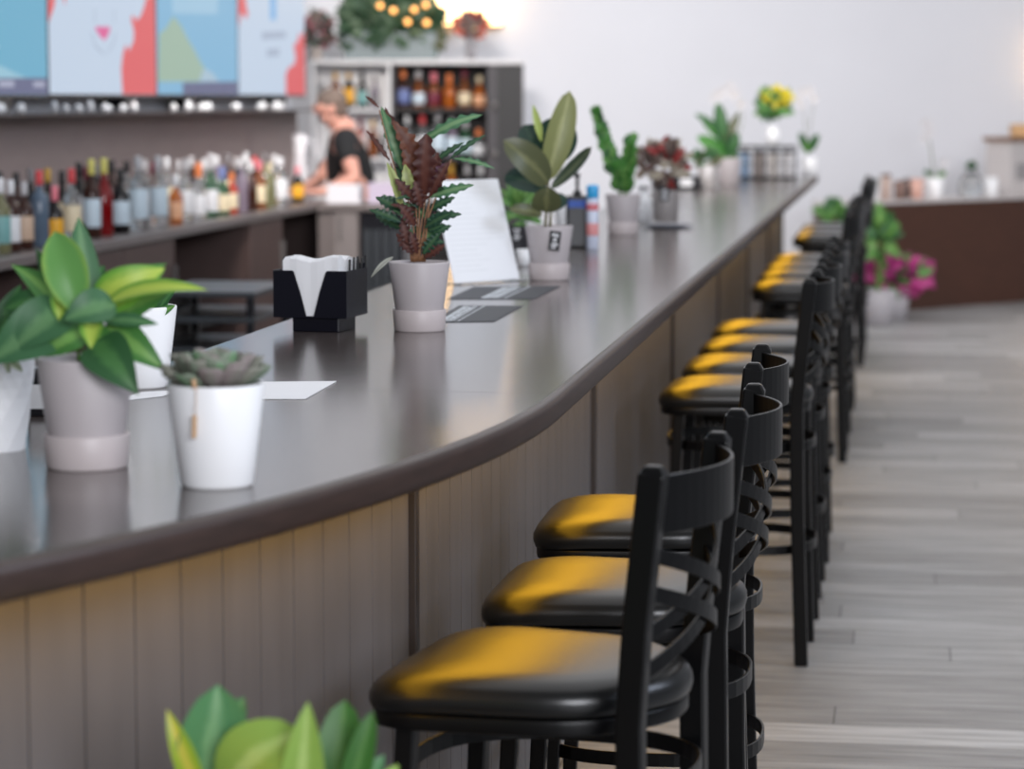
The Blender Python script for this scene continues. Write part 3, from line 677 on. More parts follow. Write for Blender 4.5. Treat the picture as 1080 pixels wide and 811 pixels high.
# ZZ plant
r = potted('potted_zz_plant', 'upright green plant with one tall shoot in a greige pot behind the blue-capped can', 657, 248, soilz=.134)
def zz(shoots, mats, r, wpx, n=9, seed=2):
    RR = random.Random(seed); mb = MB(); y0 = r.location.y; s = F / y0
    for (x0, y0p, x1, y1, d0, d1, spread) in shoots:
        for k in range(n):
            t = .3 + .68 * k / (n - 1); x = x0 + (x1 - x0) * t; y = y0p + (y1 - y0p) * t
            ax = math.atan2(-(y1 - y0p), x1 - x0)
            for sd in (-1, 1):
                a = ax + sd * RR.uniform(.55, .8) * (1 - .5 * t); l = spread * (1.15 - .45 * t) * RR.uniform(.85, 1.1)
                dd = d0 + (d1 - d0) * t
                mb.leaf(PY(x, y, y0 + dd), PY(x + l * math.cos(a), y - l * math.sin(a), y0 + dd + RR.uniform(-.03, .03)), wpx * RR.uniform(.8, 1.15) / s, RR.randrange(len(mats)), (RR.uniform(-.3, .3), -1, .4), prof='ellip', nt=7, nu=2)
        mb.leaf(PY(x1 + (x0 - x1) * .05, y1 + (y0p - y1) * .05, y0 + d1), PY(x1 + (x1 - x0) * .1, y1 + (y1 - y0p) * .1, y0 + d1), wpx / s, 0, prof='ellip')
    obj('foliage', mb, mats, r, world=True)
    stems(r, [[(a, b, d), ((a + c) / 2 + 1, (b + e) / 2, (d + f) / 2), (c, e, f)] for a, b, c, e, d, f, _ in shoots], st_g, rr=.004)
zz([(655, 210, 630, 120, 0, .02, 15), (658, 210, 665, 150, .01, .03, 17), (655, 212, 650, 176, -.03, -.05, 13), (660, 212, 660, 182, -.03, -.06, 14)], [g_mid, leafmat('leaf_zz_bright', (74, 136, 60), (100, 158, 80)), g_dark], r, 10)

# white bottle next to it
lathe_thing('white_jar', 'plain white jar between the upright green plant and the red leaved plant', 'jar', 679, 234, [('jar', [(.032, 0), (.034, .003), (.034, .085), (.026, .10), (.020, .105), (.020, .125), (.017, .128)], white), ('lid', [(.0215, .1285), (.0215, .15), (.019, .153)], white)])
# coleus on a plate
pl = lathe_thing('plate', 'dark grey plate under the red leaved plant', 'plate', 706, 241, [('dish', [(.05, 0), (.07, .002), (.10, .009), (.098, .011), (.07, .0045), (.002, .004)], mat('grey_plate', (92, 96, 108), .3))], dy=.07)
r = potted('potted_coleus', 'red and dark leaved plant in a grey pot on a plate', 702, 235, 'straight', z=TOP + .0115, sc=.98, pm=mat('grey_pot', (150, 144, 142), .4), dy=.07)
redl = leafmat('leaf_red', (150, 54, 54), (176, 84, 78)); brn = leafmat('leaf_brown_grey', (96, 80, 74), (140, 120, 110)); crm = leafmat('leaf_cream', (190, 178, 160), (150, 140, 120))
bush(r, 702, 172, 15, 15, 70, 10, 15, [redl, redl, brn, brn, crm], 6)
bush(r, 684, 170, 8, 14, 26, 8, 13, [brn, crm], 7, 'outer_foliage')
pot_tag(r, 701, 205, 9, 14, -.0555, 0)
# dark till and small trays beyond
p = P(716, 200, TOP)
t = thing('till_printer', 'low black till device on the bar behind the red leaved plant', 'till', (p.x, p.y + .1, TOP), -ANG)
obj('body', MB().box(-.14, .12, -.08, .08, 0, .075), blackp, t, bevel=.008); obj('raised_deck', MB().box(-.12, .05, -.05, .07, .0752, .10), blackp, t, bevel=.006); obj('paper_slip', MB().box(.02, .09, -.082, -.0805, .02, .06), paper, t)
# silver pot with succulent
r = potted('potted_plant', 'dark green tuft in a shiny silver pot on the far part of the bar', 746, 199, 'straight', sc=1.05, pm=mat('silver_pot', (218, 212, 210), .25, metal=.3))
bush(r, 745, 168, 11, 6, 40, 7, 9, [g_dark, olive], 8)
r = potted('potted_zz_plant', 'broad leaved green plant in a tall greige pot beside the silver pot', 769, 195, 'straight', sc=1.25, pm=lilac)
leaves(r, 'foliage', [(766, 165, 735, 144, 16, 0, -.05, 0, dict(prof='ellip')), (764, 158, 757, 108, 15, 0, .02, 1, dict(prof='ellip')), (766, 150, 779, 118, 9, .02, .04, 2, dict(prof='lance')), (768, 166, 778, 140, 14, -.02, -.04, 1, dict(prof='ellip')), (764, 150, 740, 126, 10, .02, .04, 0, dict(prof='ellip')), (765, 166, 748, 156, 12, -.04, -.06, 0, dict(prof='ellip')), (762, 140, 733, 120, 8, .03, .05, 1, dict(prof='ellip')), (768, 155, 772, 128, 12, 0, .0, 2, dict(prof='ellip'))], [leafmat('leaf_zz_bright', (74, 136, 60), (100, 158, 80)), g_dark, olive])
stems(r, [[(767, 172, 0), (765, 150, 0), (762, 128, 0)]], st_g, rr=.004)

# orchids
petal = mat('white_petal', (228, 226, 228), .5, transl=.3)
def orchid(label, px, py, kind, path_px, fl_px, leaves_px, sc=1., pm=None, z=TOP, name='potted_orchid'):
    r = potted(name, label, px, py, kind, z=z, sc=sc, pm=pm or white); y0 = r.location.y; s = F / y0
    stems(r, [[(a, b, 0) for a, b in pp] for pp in path_px], mat('orchid_stem', (120, 130, 96), .5), rr=.0028)
    mb = MB(); RR = random.Random(int(px))
    for (x, y, q) in fl_px:
        c = PY(x, y, y0 - .02)
        for k in range(5):
            a = 2 * math.pi * k / 5 + .3; mb.leaf(c, c + V((math.cos(a), -.25, math.sin(a))) * q / s, q * .95 / s, 0, (0, -1, .1), prof='ellip', nt=5, nu=2)
        mb.ball(c + V((0, -.006, -.003)), .006, 1, 8, 5)
    obj('blossom', mb, [petal, mat('petal_heart', (236, 220, 190), .5)], r, world=True)
    if leaves_px: leaves(r, 'foliage', leaves_px, [g_dark, g_mid], prof='ellip')
    return r
orchid('white orchid standing behind the broad leaved plant on the bar', 767, 188.5, 'straight', [[(766, 168), (779, 130), (776, 104), (758, 98)], [(768, 170), (784, 125), (772, 94)]], [(758, 100, 8), (766, 96, 8), (774, 100, 8), (770, 92, 7), (781, 110, 7), (753, 104, 6)], [(767, 172, 758, 162, 8, 0, .05, 0), (768, 172, 778, 162, 8, 0, .05, 1)], .9, lilac)
orchid('white orchid with two green leaves at the far end of the bar', 854, 186, 'straight', [[(853, 160), (855, 130), (858, 106), (848, 98)], [(851, 160), (848, 120), (842, 106)]], [(846, 98, 7), (853, 96, 7), (842, 106, 6), (858, 104, 6), (845, 111, 5)], [(851, 160, 843, 140, 9, 0, -.02, 0), (854, 160, 863, 141, 9, 0, -.02, 0), (852, 162, 850, 148, 8, -.03, -.05, 1)], .95)
# wire rack with canisters, vase with yellow flowers on top
yR = 16.75; c0 = PY(811, 186, yR); rk = thing('wire_rack', 'black wire rack full of pale canisters at the far end of the bar', 'rack', (c0.x - .02, yR, TOP), -ANG)
mb = MB(); Wd, Dp, Hh = .185, .11, .20
for z in (.006, Hh): 
    q = [(-Wd, -Dp, z), (Wd, -Dp, z), (Wd, Dp, z), (-Wd, Dp, z)]; mb.tube(q, .006, seg=6, closed=True, sm=False)
for k in range(7):
    x = -Wd + 2 * Wd * k / 6; mb.tube([(x, -Dp, .006), (x, -Dp, Hh)], .004, seg=6)
    if k % 2 == 0: mb.tube([(x, Dp, .006), (x, Dp, Hh)], .003, seg=6)
mb.tube([(-Wd, -Dp, .1), (Wd, -Dp, .1)], .003, seg=6)
obj('wire_frame', mb, blk, rk); obj('shelf_plate', MB().box(-Wd, Wd, -Dp, Dp, Hh + .0065, Hh + .010), blk, rk)
for k, (cc, nm) in enumerate((((150, 176, 206), 'pale blue'), ((150, 140, 136), 'taupe'), ((206, 200, 196), 'cream'), ((214, 212, 214), 'white'))):
    M = Matrix.Rotation(-ANG, 3, 'Z') @ V((-.135 + .09 * k, .0, .0125)); ob = thing('canister', '%s canister inside the black wire rack' % nm, 'canister', rk.location + M, 0, 'canisters in the wire rack')
    obj('body', MB().lathe([(.036, 0), (.038, .003), (.038, .145), (.036, .147)], seg=20), mat('canister_' + nm.replace(' ', '_'), cc, .35), ob); obj('lid', MB().lathe([(.039, .1475), (.039, .162), (.03, .168)], seg=20), mat('canister_lid', (120, 118, 120), .3), ob)
vz = TOP + Hh + .0105; c1 = PY(815, 140, yR); t = thing('flower_vase', 'white vase with yellow flowers standing on the wire rack', 'vase of flowers', (c1.x, yR, vz))
obj('vase', MB().lathe([(.030, 0), (.034, .004), (.046, .05), (.042, .085), (.026, .105), (.032, .12), (.029, .12), (.022, .1), (.03, .05), (.002, .012)], seg=24, capt=True), white, t)
bush(t, 815, 110, 12, 9, 60, 8, 12, [g_dark, g_mid], 12)
bush(t, 817, 103, 12, 6, 46, 7, 9, [mat('yellow_petal', (236, 216, 40), .5, transl=.2), mat('yellow_petal_deep', (222, 204, 40), .5, transl=.2)], 13, 'blossom')
stems(t, [[(815, 124, 0), (812 + 3 * k, 108, 0)] for k in range(4)], st_g)

# foreground plant, its pot below the frame
p = PY(292, 811, 2.95); fp = thing('potted_rubber_plant', 'broad green leaved plant rising from below in front of the bar', 'potted plant', (p.x, 2.98, 0))
obj('pot', MB().lathe([(.10, 0), (.11, .005), (.135, .55), (.128, .55), (.12, .52)], seg=32, capt=False), mat('grey_planter', (120, 118, 116), .6), fp)
obj('soil', MB().lathe([(.121, .50), (.121, .52), (.05, .53), (.002, .53)], seg=24), soil, fp)
fgm = [leafmat('leaf_foreground_green', (84, 138, 94), (116, 164, 118), rough=.45, midw=.15), leafmat('leaf_foreground_lime', (140, 176, 82), (172, 202, 118), rough=.45, midw=.15), leafmat('leaf_foreground_deep', (60, 110, 48), (84, 130, 66), rough=.45, midw=.15), leafmat('leaf_foreground_yellow', (150, 176, 50), (196, 190, 70), midw=.3)]
leaves(fp, 'foliage', [
    (216, 850, 230, 722, 82, .0, -.02, 0, dict(prof='ellip', bow=.10, fold=.55, roll=.25)), (222, 842, 258, 735, 44, .02, .0, 0, dict(prof='ellip', fold=.3, roll=-.3)),
    (215, 850, 176, 748, 26, -.03, -.05, 3, dict(prof='lance', bow=.1)),
    (238, 850, 318, 770, 84, -.05, -.07, 1, dict(prof='ellip', bow=.2, fold=.2, roll=-.4)), (318, 880, 325, 740, 48, -.08, -.10, 1, dict(prof='ovate', fold=.3)),
    (352, 870, 364, 738, 52, -.02, .0, 2, dict(prof='ellip', fold=.2)), (362, 880, 393, 750, 32, -.05, -.06, 2, dict(prof='ellip', fold=.3)), (380, 880, 420, 806, 26, -.02, -.02, 1, dict(prof='ellip', bow=.2)),
    (375, 850, 405, 796, 18, -.03, -.03, 0, dict(prof='ellip'))], fgm)
y0 = 2.98; mb = MB(); base = V((p.x, y0, .525))
for x, y, d in ((216, 850, 0), (238, 850, -.05), (318, 880, -.08), (352, 870, -.02), (362, 880, -.05), (380, 880, -.02)):
    e = PY(x, y, y0 + d); mb.tube([base + V(((e.x - base.x) * .25, 0, 0)), base.lerp(e, .5) + V(((e.x - base.x) * .1, 0, .02)), e], .005, seg=8)
obj('stem', mb, st_g, fp, world=True)

# ------------------------------------------------------------------ back counter
BT = 1.0
bc = thing('back_counter_top', 'long taupe counter top under the rows of bottles', 'counter top', bbp(0, .3, BT - .04))
obj('top_slab', slab(MB(), -6.2, 3.2, 0, .575, BT - .04, BT), greyc, bc, world=True, bevel=.004)
handle = mat('dull_handle', (120, 116, 114), .35, metal=.6)
def cupboard(px0, px1, open_, label):
    t0, t1 = bb_at(px0, .03) + .004, bb_at(px1, .03) - .004; o = bbp((t0 + t1) / 2, .3, 0)
    t = thing('cupboard', label, 'cupboard', o, 0, 'cupboards under the back counter')
    mb = MB(); slab(mb, t0, t0 + .018, .03, .55, 0, BT - .042); slab(mb, t1 - .018, t1, .03, .55, 0, BT - .042); slab(mb, t0 + .018, t1 - .018, .03, .55, .0, .08)
    obj('carcass', mb, brown, t, world=True)
    obj('inner_back', slab(MB(), t0 + .018, t1 - .018, .52, .55, .08, BT - .042), void, t, world=True)
    if open_:
        obj('shelf', slab(MB(), t0 + .018, t1 - .018, .06, .52, .50, .52), void, t, world=True)
    else:
        n = 2 if t1 - t0 > .8 else 1
        for k in range(n):
            a, b_ = t0 + (t1 - t0) * k / n + .003, t0 + (t1 - t0) * (k + 1) / n - .003
            d = obj('door', slab(MB(), a, b_, .010, .028, .03, BT - .046), brown, t, world=True, bevel=.002)
            obj('handle', slab(MB(), b_ - .05, b_ - .035, -.012, .0095, .70, .84), handle, d, world=True)
cupboard(-60, 66, True, 'dark open cupboard at the left end of the back counter')
cupboard(66, 183, False, 'brown cupboard with closed doors behind the lime philodendron')
cupboard(183, 262, True, 'dark open cupboard between the two brown closed ones')
cupboard(262, 297, False, 'narrow brown closed cupboard between two dark openings')
cupboard(297, 351, True, 'dark open cupboard at the right end of the back counter')
# return at the far end: cabinet and black fridge under a short top
def bbox(t0, t1, o0, o1, z0, z1): return slab(MB(), t0, t1, o0, o1, z0, z1)
rt_ = thing('return_counter', 'short grey counter turning the corner at the barman, with one door', 'counter', bbp(2.95, -.25, 0))
obj('top_slab', bbox(2.66, 3.2, -.004, -.50, BT - .04, BT), greyc, rt_, world=True, bevel=.004)
obj('carcass', bbox(2.70, 3.2, -.006, -.235, .06, BT - .042), greyc, rt_, world=True)
d = obj('door', bbox(2.680, 2.698, -.10, -.232, .08, BT - .05), mat('grey_door', (122, 114, 112), .5), rt_, world=True)
obj('handle', bbox(2.662, 2.679, -.13, -.14, .80, .93), handle, d, world=True)
fz = thing('bar_fridge', 'black under-counter fridge to the right of the grey door', 'fridge', bbp(2.95, -.36, 0))
obj('body', bbox(2.70, 3.2, -.245, -.48, 0, BT - .045), blackp, fz, world=True, bevel=.004)
for k in range(4): obj('vent_slat', bbox(2.688, 2.6995, -.262 - .052 * k, -.300 - .052 * k, .1, .86), mat('fridge_grey', (54, 58, 62), .35), fz, world=True)
# low black cart behind the bar
ct = thing('shelf_cart', 'low black open shelf cart in the aisle behind the napkin caddy', 'cart', P(245, 380, .3) * 0 + V((-1.16, 10.6, 0)), -BL)
for x in (-.19, .19):
    for y in (-.3, .3): obj('upright', MB().box(x - .015, x + .015, y - .015, y + .015, 0, .80), blackp, ct)
for z in (.80, .70, .58, .2): obj('shelf', MB().box(-.21, .21, -.32, .32, z + .0005, z + .022), mat('cart_shelf', (62, 66, 70), .35), ct, bevel=.004)
obj('side_panel', MB().box(-.30, -.212, -.32, .32, 0, .78), mat('cart_side', (28, 28, 32), .4), ct)

# ------------------------------------------------------------------ bottles
def glass(name, c, tr=.55): return mat('glass_' + name, c, .08, trans=tr, ior=1.4)
GL = {'clear': glass('clear', (226, 230, 232), .85), 'green': glass('green', (58, 112, 76)), 'amber': glass('amber', (176, 96, 36), .6), 'brown': glass('brown', (70, 38, 28), .4), 'dark': glass('dark', (24, 20, 22), .1), 'red': glass('red', (140, 18, 22), .3), 'blue': glass('blue_grey', (104, 122, 142), .3), 'olive': glass('olive', (150, 150, 110), .5), 'orange': glass('orange', (230, 124, 44), .55), 'redorange': glass('redorange', (214, 70, 40), .4), 'lilac': glass('lilac', (170, 156, 176), .6)}
CC = dict(black=(24, 22, 24), red=(214, 70, 74), yellow=(216, 206, 110), white=(228, 228, 230), grey=(130, 126, 128), gold=(206, 160, 60), pink=(232, 130, 142), green=(70, 130, 90), orange=(230, 130, 70), wine=(110, 24, 50), blue=(112, 126, 176), cream=(230, 214, 180), peach=(236, 180, 140), teal=(120, 170, 168), amberlab=(236, 172, 40), lightblue=(206, 222, 232), tan=(200, 172, 148), silver=(190, 188, 190))
def lm(c, kind): return mat(kind + '_' + c, CC[c], .45 if kind == 'label' else .35)
PROF = {   # body profile as (radius factor, height factor); neck top last; label band
    'std': ([(.9, 0), (1, .02), (1, .55), (.92, .62), (.5, .70), (.36, .74), (.34, .90)], (.14, .50)),
    'wine': ([(.9, 0), (1, .02), (1, .52), (.85, .60), (.45, .70), (.38, .74), (.36, .90)], (.12, .45)),
    'tall': ([(.9, 0), (1, .02), (1, .62), (.85, .68), (.42, .74), (.36, .78), (.34, .91)], (.16, .56)),
    'round': ([(.8, 0), (.95, .02), (1, .25), (.98, .42), (.75, .56), (.4, .66), (.32, .70), (.32, .88)], (.12, .40)),
    'squat': ([(.9, 0), (1, .03), (1, .50), (.9, .58), (.55, .64), (.4, .68), (.38, .84)], (.10, .44))}
BC = {}
def bottle(loc, h, r, kind, g, cap, lab, label, group):
    t = thing('bottle', label, 'bottle', loc, 0, group)
    def part(nm, key, prof, m, par):
        k = (nm, key, round(h, 3), round(r, 3), m.name)
        if k in BC: o = bpy.data.objects.new(nm, BC[k]); COL.objects.link(o); o.parent = par; return o
        o = obj(nm, MB().lathe(prof, seg=18), m, par); BC[k] = o.data; return o
    pr, (l0, l1) = PROF[kind]
    part('glass_body', kind, [(a * r, b_ * h) for a, b_ in pr], GL[g], t)
    nz_, nr = pr[-1][1] * h, pr[-1][0] * r
    part('cap', kind, [(nr * 1.12, nz_ - .10 * h), (nr * 1.2, nz_ - .09 * h), (nr * 1.2, h - .004), (nr, h)], lm(cap, 'cap'), t)
    if lab: part('label', kind, [(r * 1.004, l0 * h), (r * 1.012, l0 * h + .001), (r * 1.012, l1 * h - .001), (r * 1.004, l1 * h)], lm(lab, 'label'), t)
    return t
def bb_bottle(px, topy, off, r, kind, g, cap, lab, label, group):
    t = bb_at(px, off); p = bbp(t, off, BT); w_ = p.y * CP - (BT - EYE) * SP; py = proj_y(p); h = (py - topy) * p.y / F
    bottle(p, max(.14, h), r, kind, g, cap, lab, label, group)
def proj_y(p): dz = p.z - EYE; return 405.5 - F * (p.y * SP + dz * CP) / (p.y * CP - dz * SP)
FRONT = [  # px, top y, radius, kind, glass, cap, label, words
    (-8, 192, .036, 'std', 'clear', 'white', 'teal', 'clear bottle with teal label'), (5, 188, .036, 'std', 'olive', 'white', 'teal', 'olive bottle with teal label'),
    (16, 190, .034, 'std', 'brown', 'white', 'white', 'brown bottle with tall white label'), (30, 192, .034, 'std', 'brown', 'silver', 'tan', 'brown bottle with tan label'),
    (46, 180, .036, 'tall', 'blue', 'red', None, 'blue grey bottle with red cap'), (62, 196, .032, 'squat', 'dark', 'pink', 'amberlab', 'dark bottle with amber label and pink cap'),
    (80, 178, .036, 'std', 'clear', 'red', 'cream', 'clear bottle with red cap and cream label'), (101, 168, .036, 'std', 'brown', 'yellow', 'lightblue', 'brown bottle with yellow cap and pale label'),
    (114, 167, .036, 'wine', 'red', 'yellow', None, 'dark red bottle with yellow cap'), (131, 178, .039, 'std', 'dark', 'black', 'lightblue', 'dark bottle with pale blue label'),
    (150, 165, .042, 'tall', 'clear', 'silver', 'lightblue', 'tall clear bottle with white label'), (171, 165, .042, 'tall', 'clear', 'silver', 'lightblue', 'second tall clear bottle with white label'),
    (189, 184, .032, 'squat', 'orange', 'white', 'peach', 'peach labelled bottle'), (200, 168, .036, 'std', 'clear', 'silver', 'white', 'slim clear bottle with white label'),
    (213, 172, .038, 'squat', 'clear', 'orange', 'white', 'clear squat bottle with orange cap'), (226, 162, .036, 'squat', 'green', 'silver', 'white', 'green bottle with silver cap'),
    (238, 176, .038, 'squat', 'green', 'blue', 'cream', 'green bottle with cream label'), (248, 182, .030, 'std', 'redorange', 'orange', 'cream', 'red orange bottle'),
    (258, 166, .034, 'std', 'lilac', 'silver', None, 'lilac tinted bottle with silver cap'), (268, 170, .032, 'wine', 'brown', 'white', None, 'brown bottle with white cap'),
    (277, 170, .034, 'std', 'amber', 'pink', 'cream', 'amber bottle with cream label and pink cap'), (288, 172, .030, 'tall', 'olive', 'cream', None, 'slim olive bottle'),
    (299, 166, .040, 'tall', 'clear', 'white', 'white', 'white labelled clear bottle'), (317, 176, .034, 'std', 'dark', 'pink', 'amberlab', 'dark bottle with amber label')]
GF = 'bottles in the front row on the back counter'; GB = 'bottles in the rear row on the back counter'
ORDN = ['first', 'second', 'third', 'fourth', 'fifth', 'sixth', 'seventh', 'eighth', 'ninth', 'tenth', 'eleventh', 'twelfth', 'thirteenth', 'fourteenth', 'fifteenth', 'sixteenth', 'seventeenth', 'eighteenth', 'nineteenth', 'twentieth', 'twenty-first', 'twenty-second', 'twenty-third', 'twenty-fourth']
for k, (px, ty, r, kd, g, cp, lb, wd_) in enumerate(FRONT):
    side = 'leftmost in the front row' if k == 0 else ('rightmost in the front row' if k == len(FRONT) - 1 else '%s from left in the front bottle row' % ORDN[k])
    bb_bottle(px, ty, .12, r, kd, g, cp, lb, '%s, %s' % (wd_, side), GF)
RB = random.Random(21); REAR = [(4, 'dark', 'black'), (22, 'brown', 'black'), (37, 'dark', 'grey'), (55, 'dark', 'gold'), (70, 'dark', 'black'), (88, 'dark', 'black'), (95, 'brown', 'wine'), (107, 'dark', 'grey'), (122, 'brown', 'black'), (138, 'clear', 'black'), (157, 'clear', 'silver'), (166, 'brown', 'wine'), (180, 'clear', 'white'), (192, 'clear', 'silver'), (206, 'brown', 'silver'), (219, 'clear', 'white'), (232, 'lilac', 'white'), (244, 'brown', 'grey'), (253, 'dark', 'silver'), (263, 'clear', 'white'), (272, 'brown', 'red'), (283, 'olive', 'grey'), (293, 'clear', 'white')]
for k, (px, g, cp) in enumerate(REAR):
    ty = 184 - 18 * px / 180 if px < 180 else 164
    nm = {'black': 'black', 'grey': 'grey', 'gold': 'gold', 'wine': 'wine red', 'silver': 'silver', 'white': 'white', 'red': 'red'}[cp]
    bb_bottle(px, ty + RB.uniform(-4, 5), .34, RB.uniform(.031, .037), RB.choice(['std', 'tall', 'std']), g, cp, RB.choice([None, 'white', 'cream']), '%s bottle with %s cap, %s from left in the rear bottle row' % ({'dark': 'dark', 'brown': 'brown', 'clear': 'clear', 'lilac': 'lilac tinted', 'olive': 'olive'}[g], nm, ORDN[k]), GB)
# things at the right end of the back counter
def on_bb(px, off): p = bbp(bb_at(px, off), off, BT); return p
p = on_bb(320, .36); t = thing('jug', 'tall white jug at the right end of the back counter', 'jug', p)
obj('body', MB().lathe([(.04, 0), (.045, .004), (.05, .1), (.036, .24), (.044, .36), (.041, .36), (.033, .24), (.045, .1), (.002, .01)], seg=24, capt=True), mat('pale_jug', (226, 224, 228), .25), t)
obj('handle', MB().tube([(.04, 0, .33), (.085, 0, .30), (.085, 0, .18), (.042, 0, .14)], .007, seg=8), mat('pale_jug', (226, 224, 228), .25), t)
cl = MB(); RQ = random.Random(2); cl.ball((0, 0, .018), .05, 0, 16, 8, (1.4, .9, .36), .18, RQ)
o = obj('cloth', cl, mat('pink_cloth', (226, 150, 170), .8)); o.location = bbp(2.5, .22, BT + .002); tag(o, 'crumpled pink cloth beside the white jug at the end of the back counter', 'cloth')
def bin_(label, t0, o0, sx, sy, h, m, fill):
    t = thing('condiment_bin', label, 'bin', bbp(t0, o0, BT), -BL)
    mb = MB(); mb.box(-sx, sx, -sy, sy, 0, .004)
    for x in (-1, 1): mb.box(x * sx - (.003 if x > 0 else 0), x * sx + (0 if x > 0 else .003), -sy, sy, .004, h)
    for y in (-1, 1): mb.box(-sx + .003, sx - .003, y * sy - (.003 if y > 0 else 0), y * sy + (0 if y > 0 else .003), .004, h)
    obj('tray', mb, m, t)
    for k in range(3): obj('cup', MB().lathe([(.022, 0), (.03, h * .9), (.028, h * .9), (.02, .004)], (-.05 + .05 * k, 0, .0045), seg=14), fill, t)
bin_('white open bin of pale cups on the corner counter', 2.80, -.14, .09, .07, .10, mat('white_plastic', (222, 220, 224), .35), mat('lilac_cup', (206, 190, 212), .4))
bin_('lilac open bin of white cups beside the white bin on the corner counter', 2.82, -.36, .085, .07, .11, mat('lilac_plastic', (192, 180, 198), .35), white)

# ------------------------------------------------------------------ screens
bez = mat('black_bezel', (22, 22, 26), .3)
def emi(name, c, s=1.0): return mat('screen_' + name, c, .3, emit=c, es=s, spec=.3) if False else screenmat(name, c, s)
def screenmat(name, c, s):
    m = mat('screen_' + name, (10, 10, 12), .45, spec=.2, emit=c, es=s * .88); return m
OFFS = .47
def scr(px, py, off):
    t = bb_at(px, off); p = bbp(t, off); return bbp(t, off, PY(px, py, p.y).z)
TVPX = [None, 58, 171, 256, 326]
edges = [bb_at(x, OFFS) for x in TVPX[1:]]; edges = [edges[0] - (edges[2] - edges[0]) / 2] + edges
PICS = [
    [('teal', (118, 184, 214), None), ('pale_teal', (160, 206, 226), [(-40, 100), (-40, 62), (10, 70), (38, 84), (40, 100)]), ('band', (112, 116, 148), [(-60, 100), (-60, 83), (57, 82), (57, 100)]), ('figure', (236, 242, 248), [(-12, 99), (-12, 70), (-14, 50), (-8, 40), (-2, 37), (4, 42), (6, 50), (2, 60), (5, 72), (4, 88), (1, 98)]), ('band_text', (176, 180, 204), [(6, 92), (6, 85), (22, 85), (22, 92)]), ('band_text', (176, 180, 204), [(42, 92), (42, 86), (54, 86), (54, 92)])],
    [('pale', (206, 222, 242), None), ('coral', (234, 108, 112), [(135, 100.5), (134, 72), (136, 56), (139, 47), (141, 50), (142, 54), (147, 44), (148, 34), (145, 20), (147, 15), (151, 22), (156, 15), (160, 3), (162, -9), (170, -9), (170, 100.5)]), ('coral', (234, 108, 112), [(59, 24), (65, 8), (68, -9), (59, -9)]), ('coral', (234, 108, 112), [(74, -9), (76, 6), (79, -9)]), ('pink', (232, 110, 166), [(107, 29), (111, 27.6), (115, 28.6), (119, 27.6), (123.5, 29), (121.5, 36), (117, 43), (112, 38)]), ('line', (176, 190, 212), [(103, 34), (104, 34), (108, 48), (117, 57), (116, 58), (107, 50)]), ('line', (176, 190, 212), [(128, 34), (129, 34), (127, 46), (120, 57), (119.4, 56), (126, 45)]), ('line', (176, 190, 212), [(107, 10), (108, 10), (107.5, 24), (106.5, 24)]), ('line', (176, 190, 212), [(127, 10), (128, 10), (127.8, 24), (127, 24)])],
    [('blue', (140, 192, 226), None), ('pale_box', (168, 208, 234), [(188, 14), (188, -9), (236, -9), (235, 15)]), ('hill', (168, 194, 176), [(172, 86), (174, 36), (181, 30), (189, 17), (197, 27), (202, 38), (210, 52), (218, 68), (233, 86)]), ('hill_pale', (178, 204, 222), [(215, 86), (220, 72), (228, 76), (236, 86)]), ('band', (128, 146, 190), [(198, 100), (198, 87), (255, 86), (255, 100)])],
    [('pale', (206, 222, 242), None), ('coral', (234, 108, 112), [(305.5, 100.6), (305.5, 78), (309, 71), (314.6, 68), (316, 60), (314, 48), (318, 44), (320, 34), (322, 40), (325.5, 30), (325.5, 100.6)]), ('coral', (234, 108, 112), [(256.6, 30), (259, 16), (261, 14), (264, 20), (267, 16), (265, 4), (264, -9), (256.6, -9)]), ('blue_bar', (132, 190, 240), [(290, 21), (290, -9), (296, -9), (296, 21)]), ('line', (184, 198, 220), [(281, 42), (281, 34), (306, 33), (306, 40)]), ('line', (184, 198, 220), [(286, 60), (286, 52), (299, 51), (299, 59)])]]
TVL = ['leftmost wall screen, teal with a white figure at its edge', 'wall screen with pink lips and a coral flame shape, second from the left', 'blue wall screen with a green hill, third from the left', 'rightmost wall screen, pale with a coral flame shape and no lips']
for k in range(4):
    t0, t1 = edges[k] + .004, edges[k + 1] - .004; zb = PY(TVPX[k + 1], 102, bbp(t1, OFFS).y).z - (.004 if k else .006); zt = zb + .94
    t = thing('television', TVL[k], 'television', bbp((t0 + t1) / 2, OFFS + .03, zb), 0, 'screens above the back counter')
    obj('casing', slab(MB(), t0, t1, OFFS + .002, OFFS + .05, zb, zt), bez, t, world=True, bevel=.002)
    ps = PICS[k]; sc_ = obj('screen', slab(MB(), t0 + .012, t1 - .012, OFFS, OFFS + .0018, zb + .014, zt - .012), screenmat(*ps[0][:2], .95), t, world=True)
    for i, (nm, c, poly) in enumerate(ps[1:]):
        off = OFFS - .0012 - .0006 * i; poly = [(max(x, -150), y) for x, y in poly]
        pts = [scr(x, y, off) for x, y in poly]; 
        pts = [V((p.x, p.y, min(max(p.z, zb + .015), zt - .013))) for p in pts]
        mb = MB(); mb.add(pts, [tuple(range(len(pts)))], 0, None, False); obj('picture_shape', mb, screenmat(nm, c, .95), sc_, world=True)
    # bracket and loose cables showing under the casing
    tm = (t0 + t1) / 2 + (.3, .45, -.1, .3)[k]
    obj('wall_bracket', slab(MB(), tm - .12, tm + .07, OFFS + .01, .575, zb - .055, zb - .001), blk, t, world=True)
obj_l = obj('ledge', slab(MB(), -7, T_WALL1, .385, .60, 1.4955, 1.505), mat('dark_ledge', (70, 62, 62), .4)); tag(obj_l, 'thin dark ledge along the top of the brown backsplash', 'ledge')

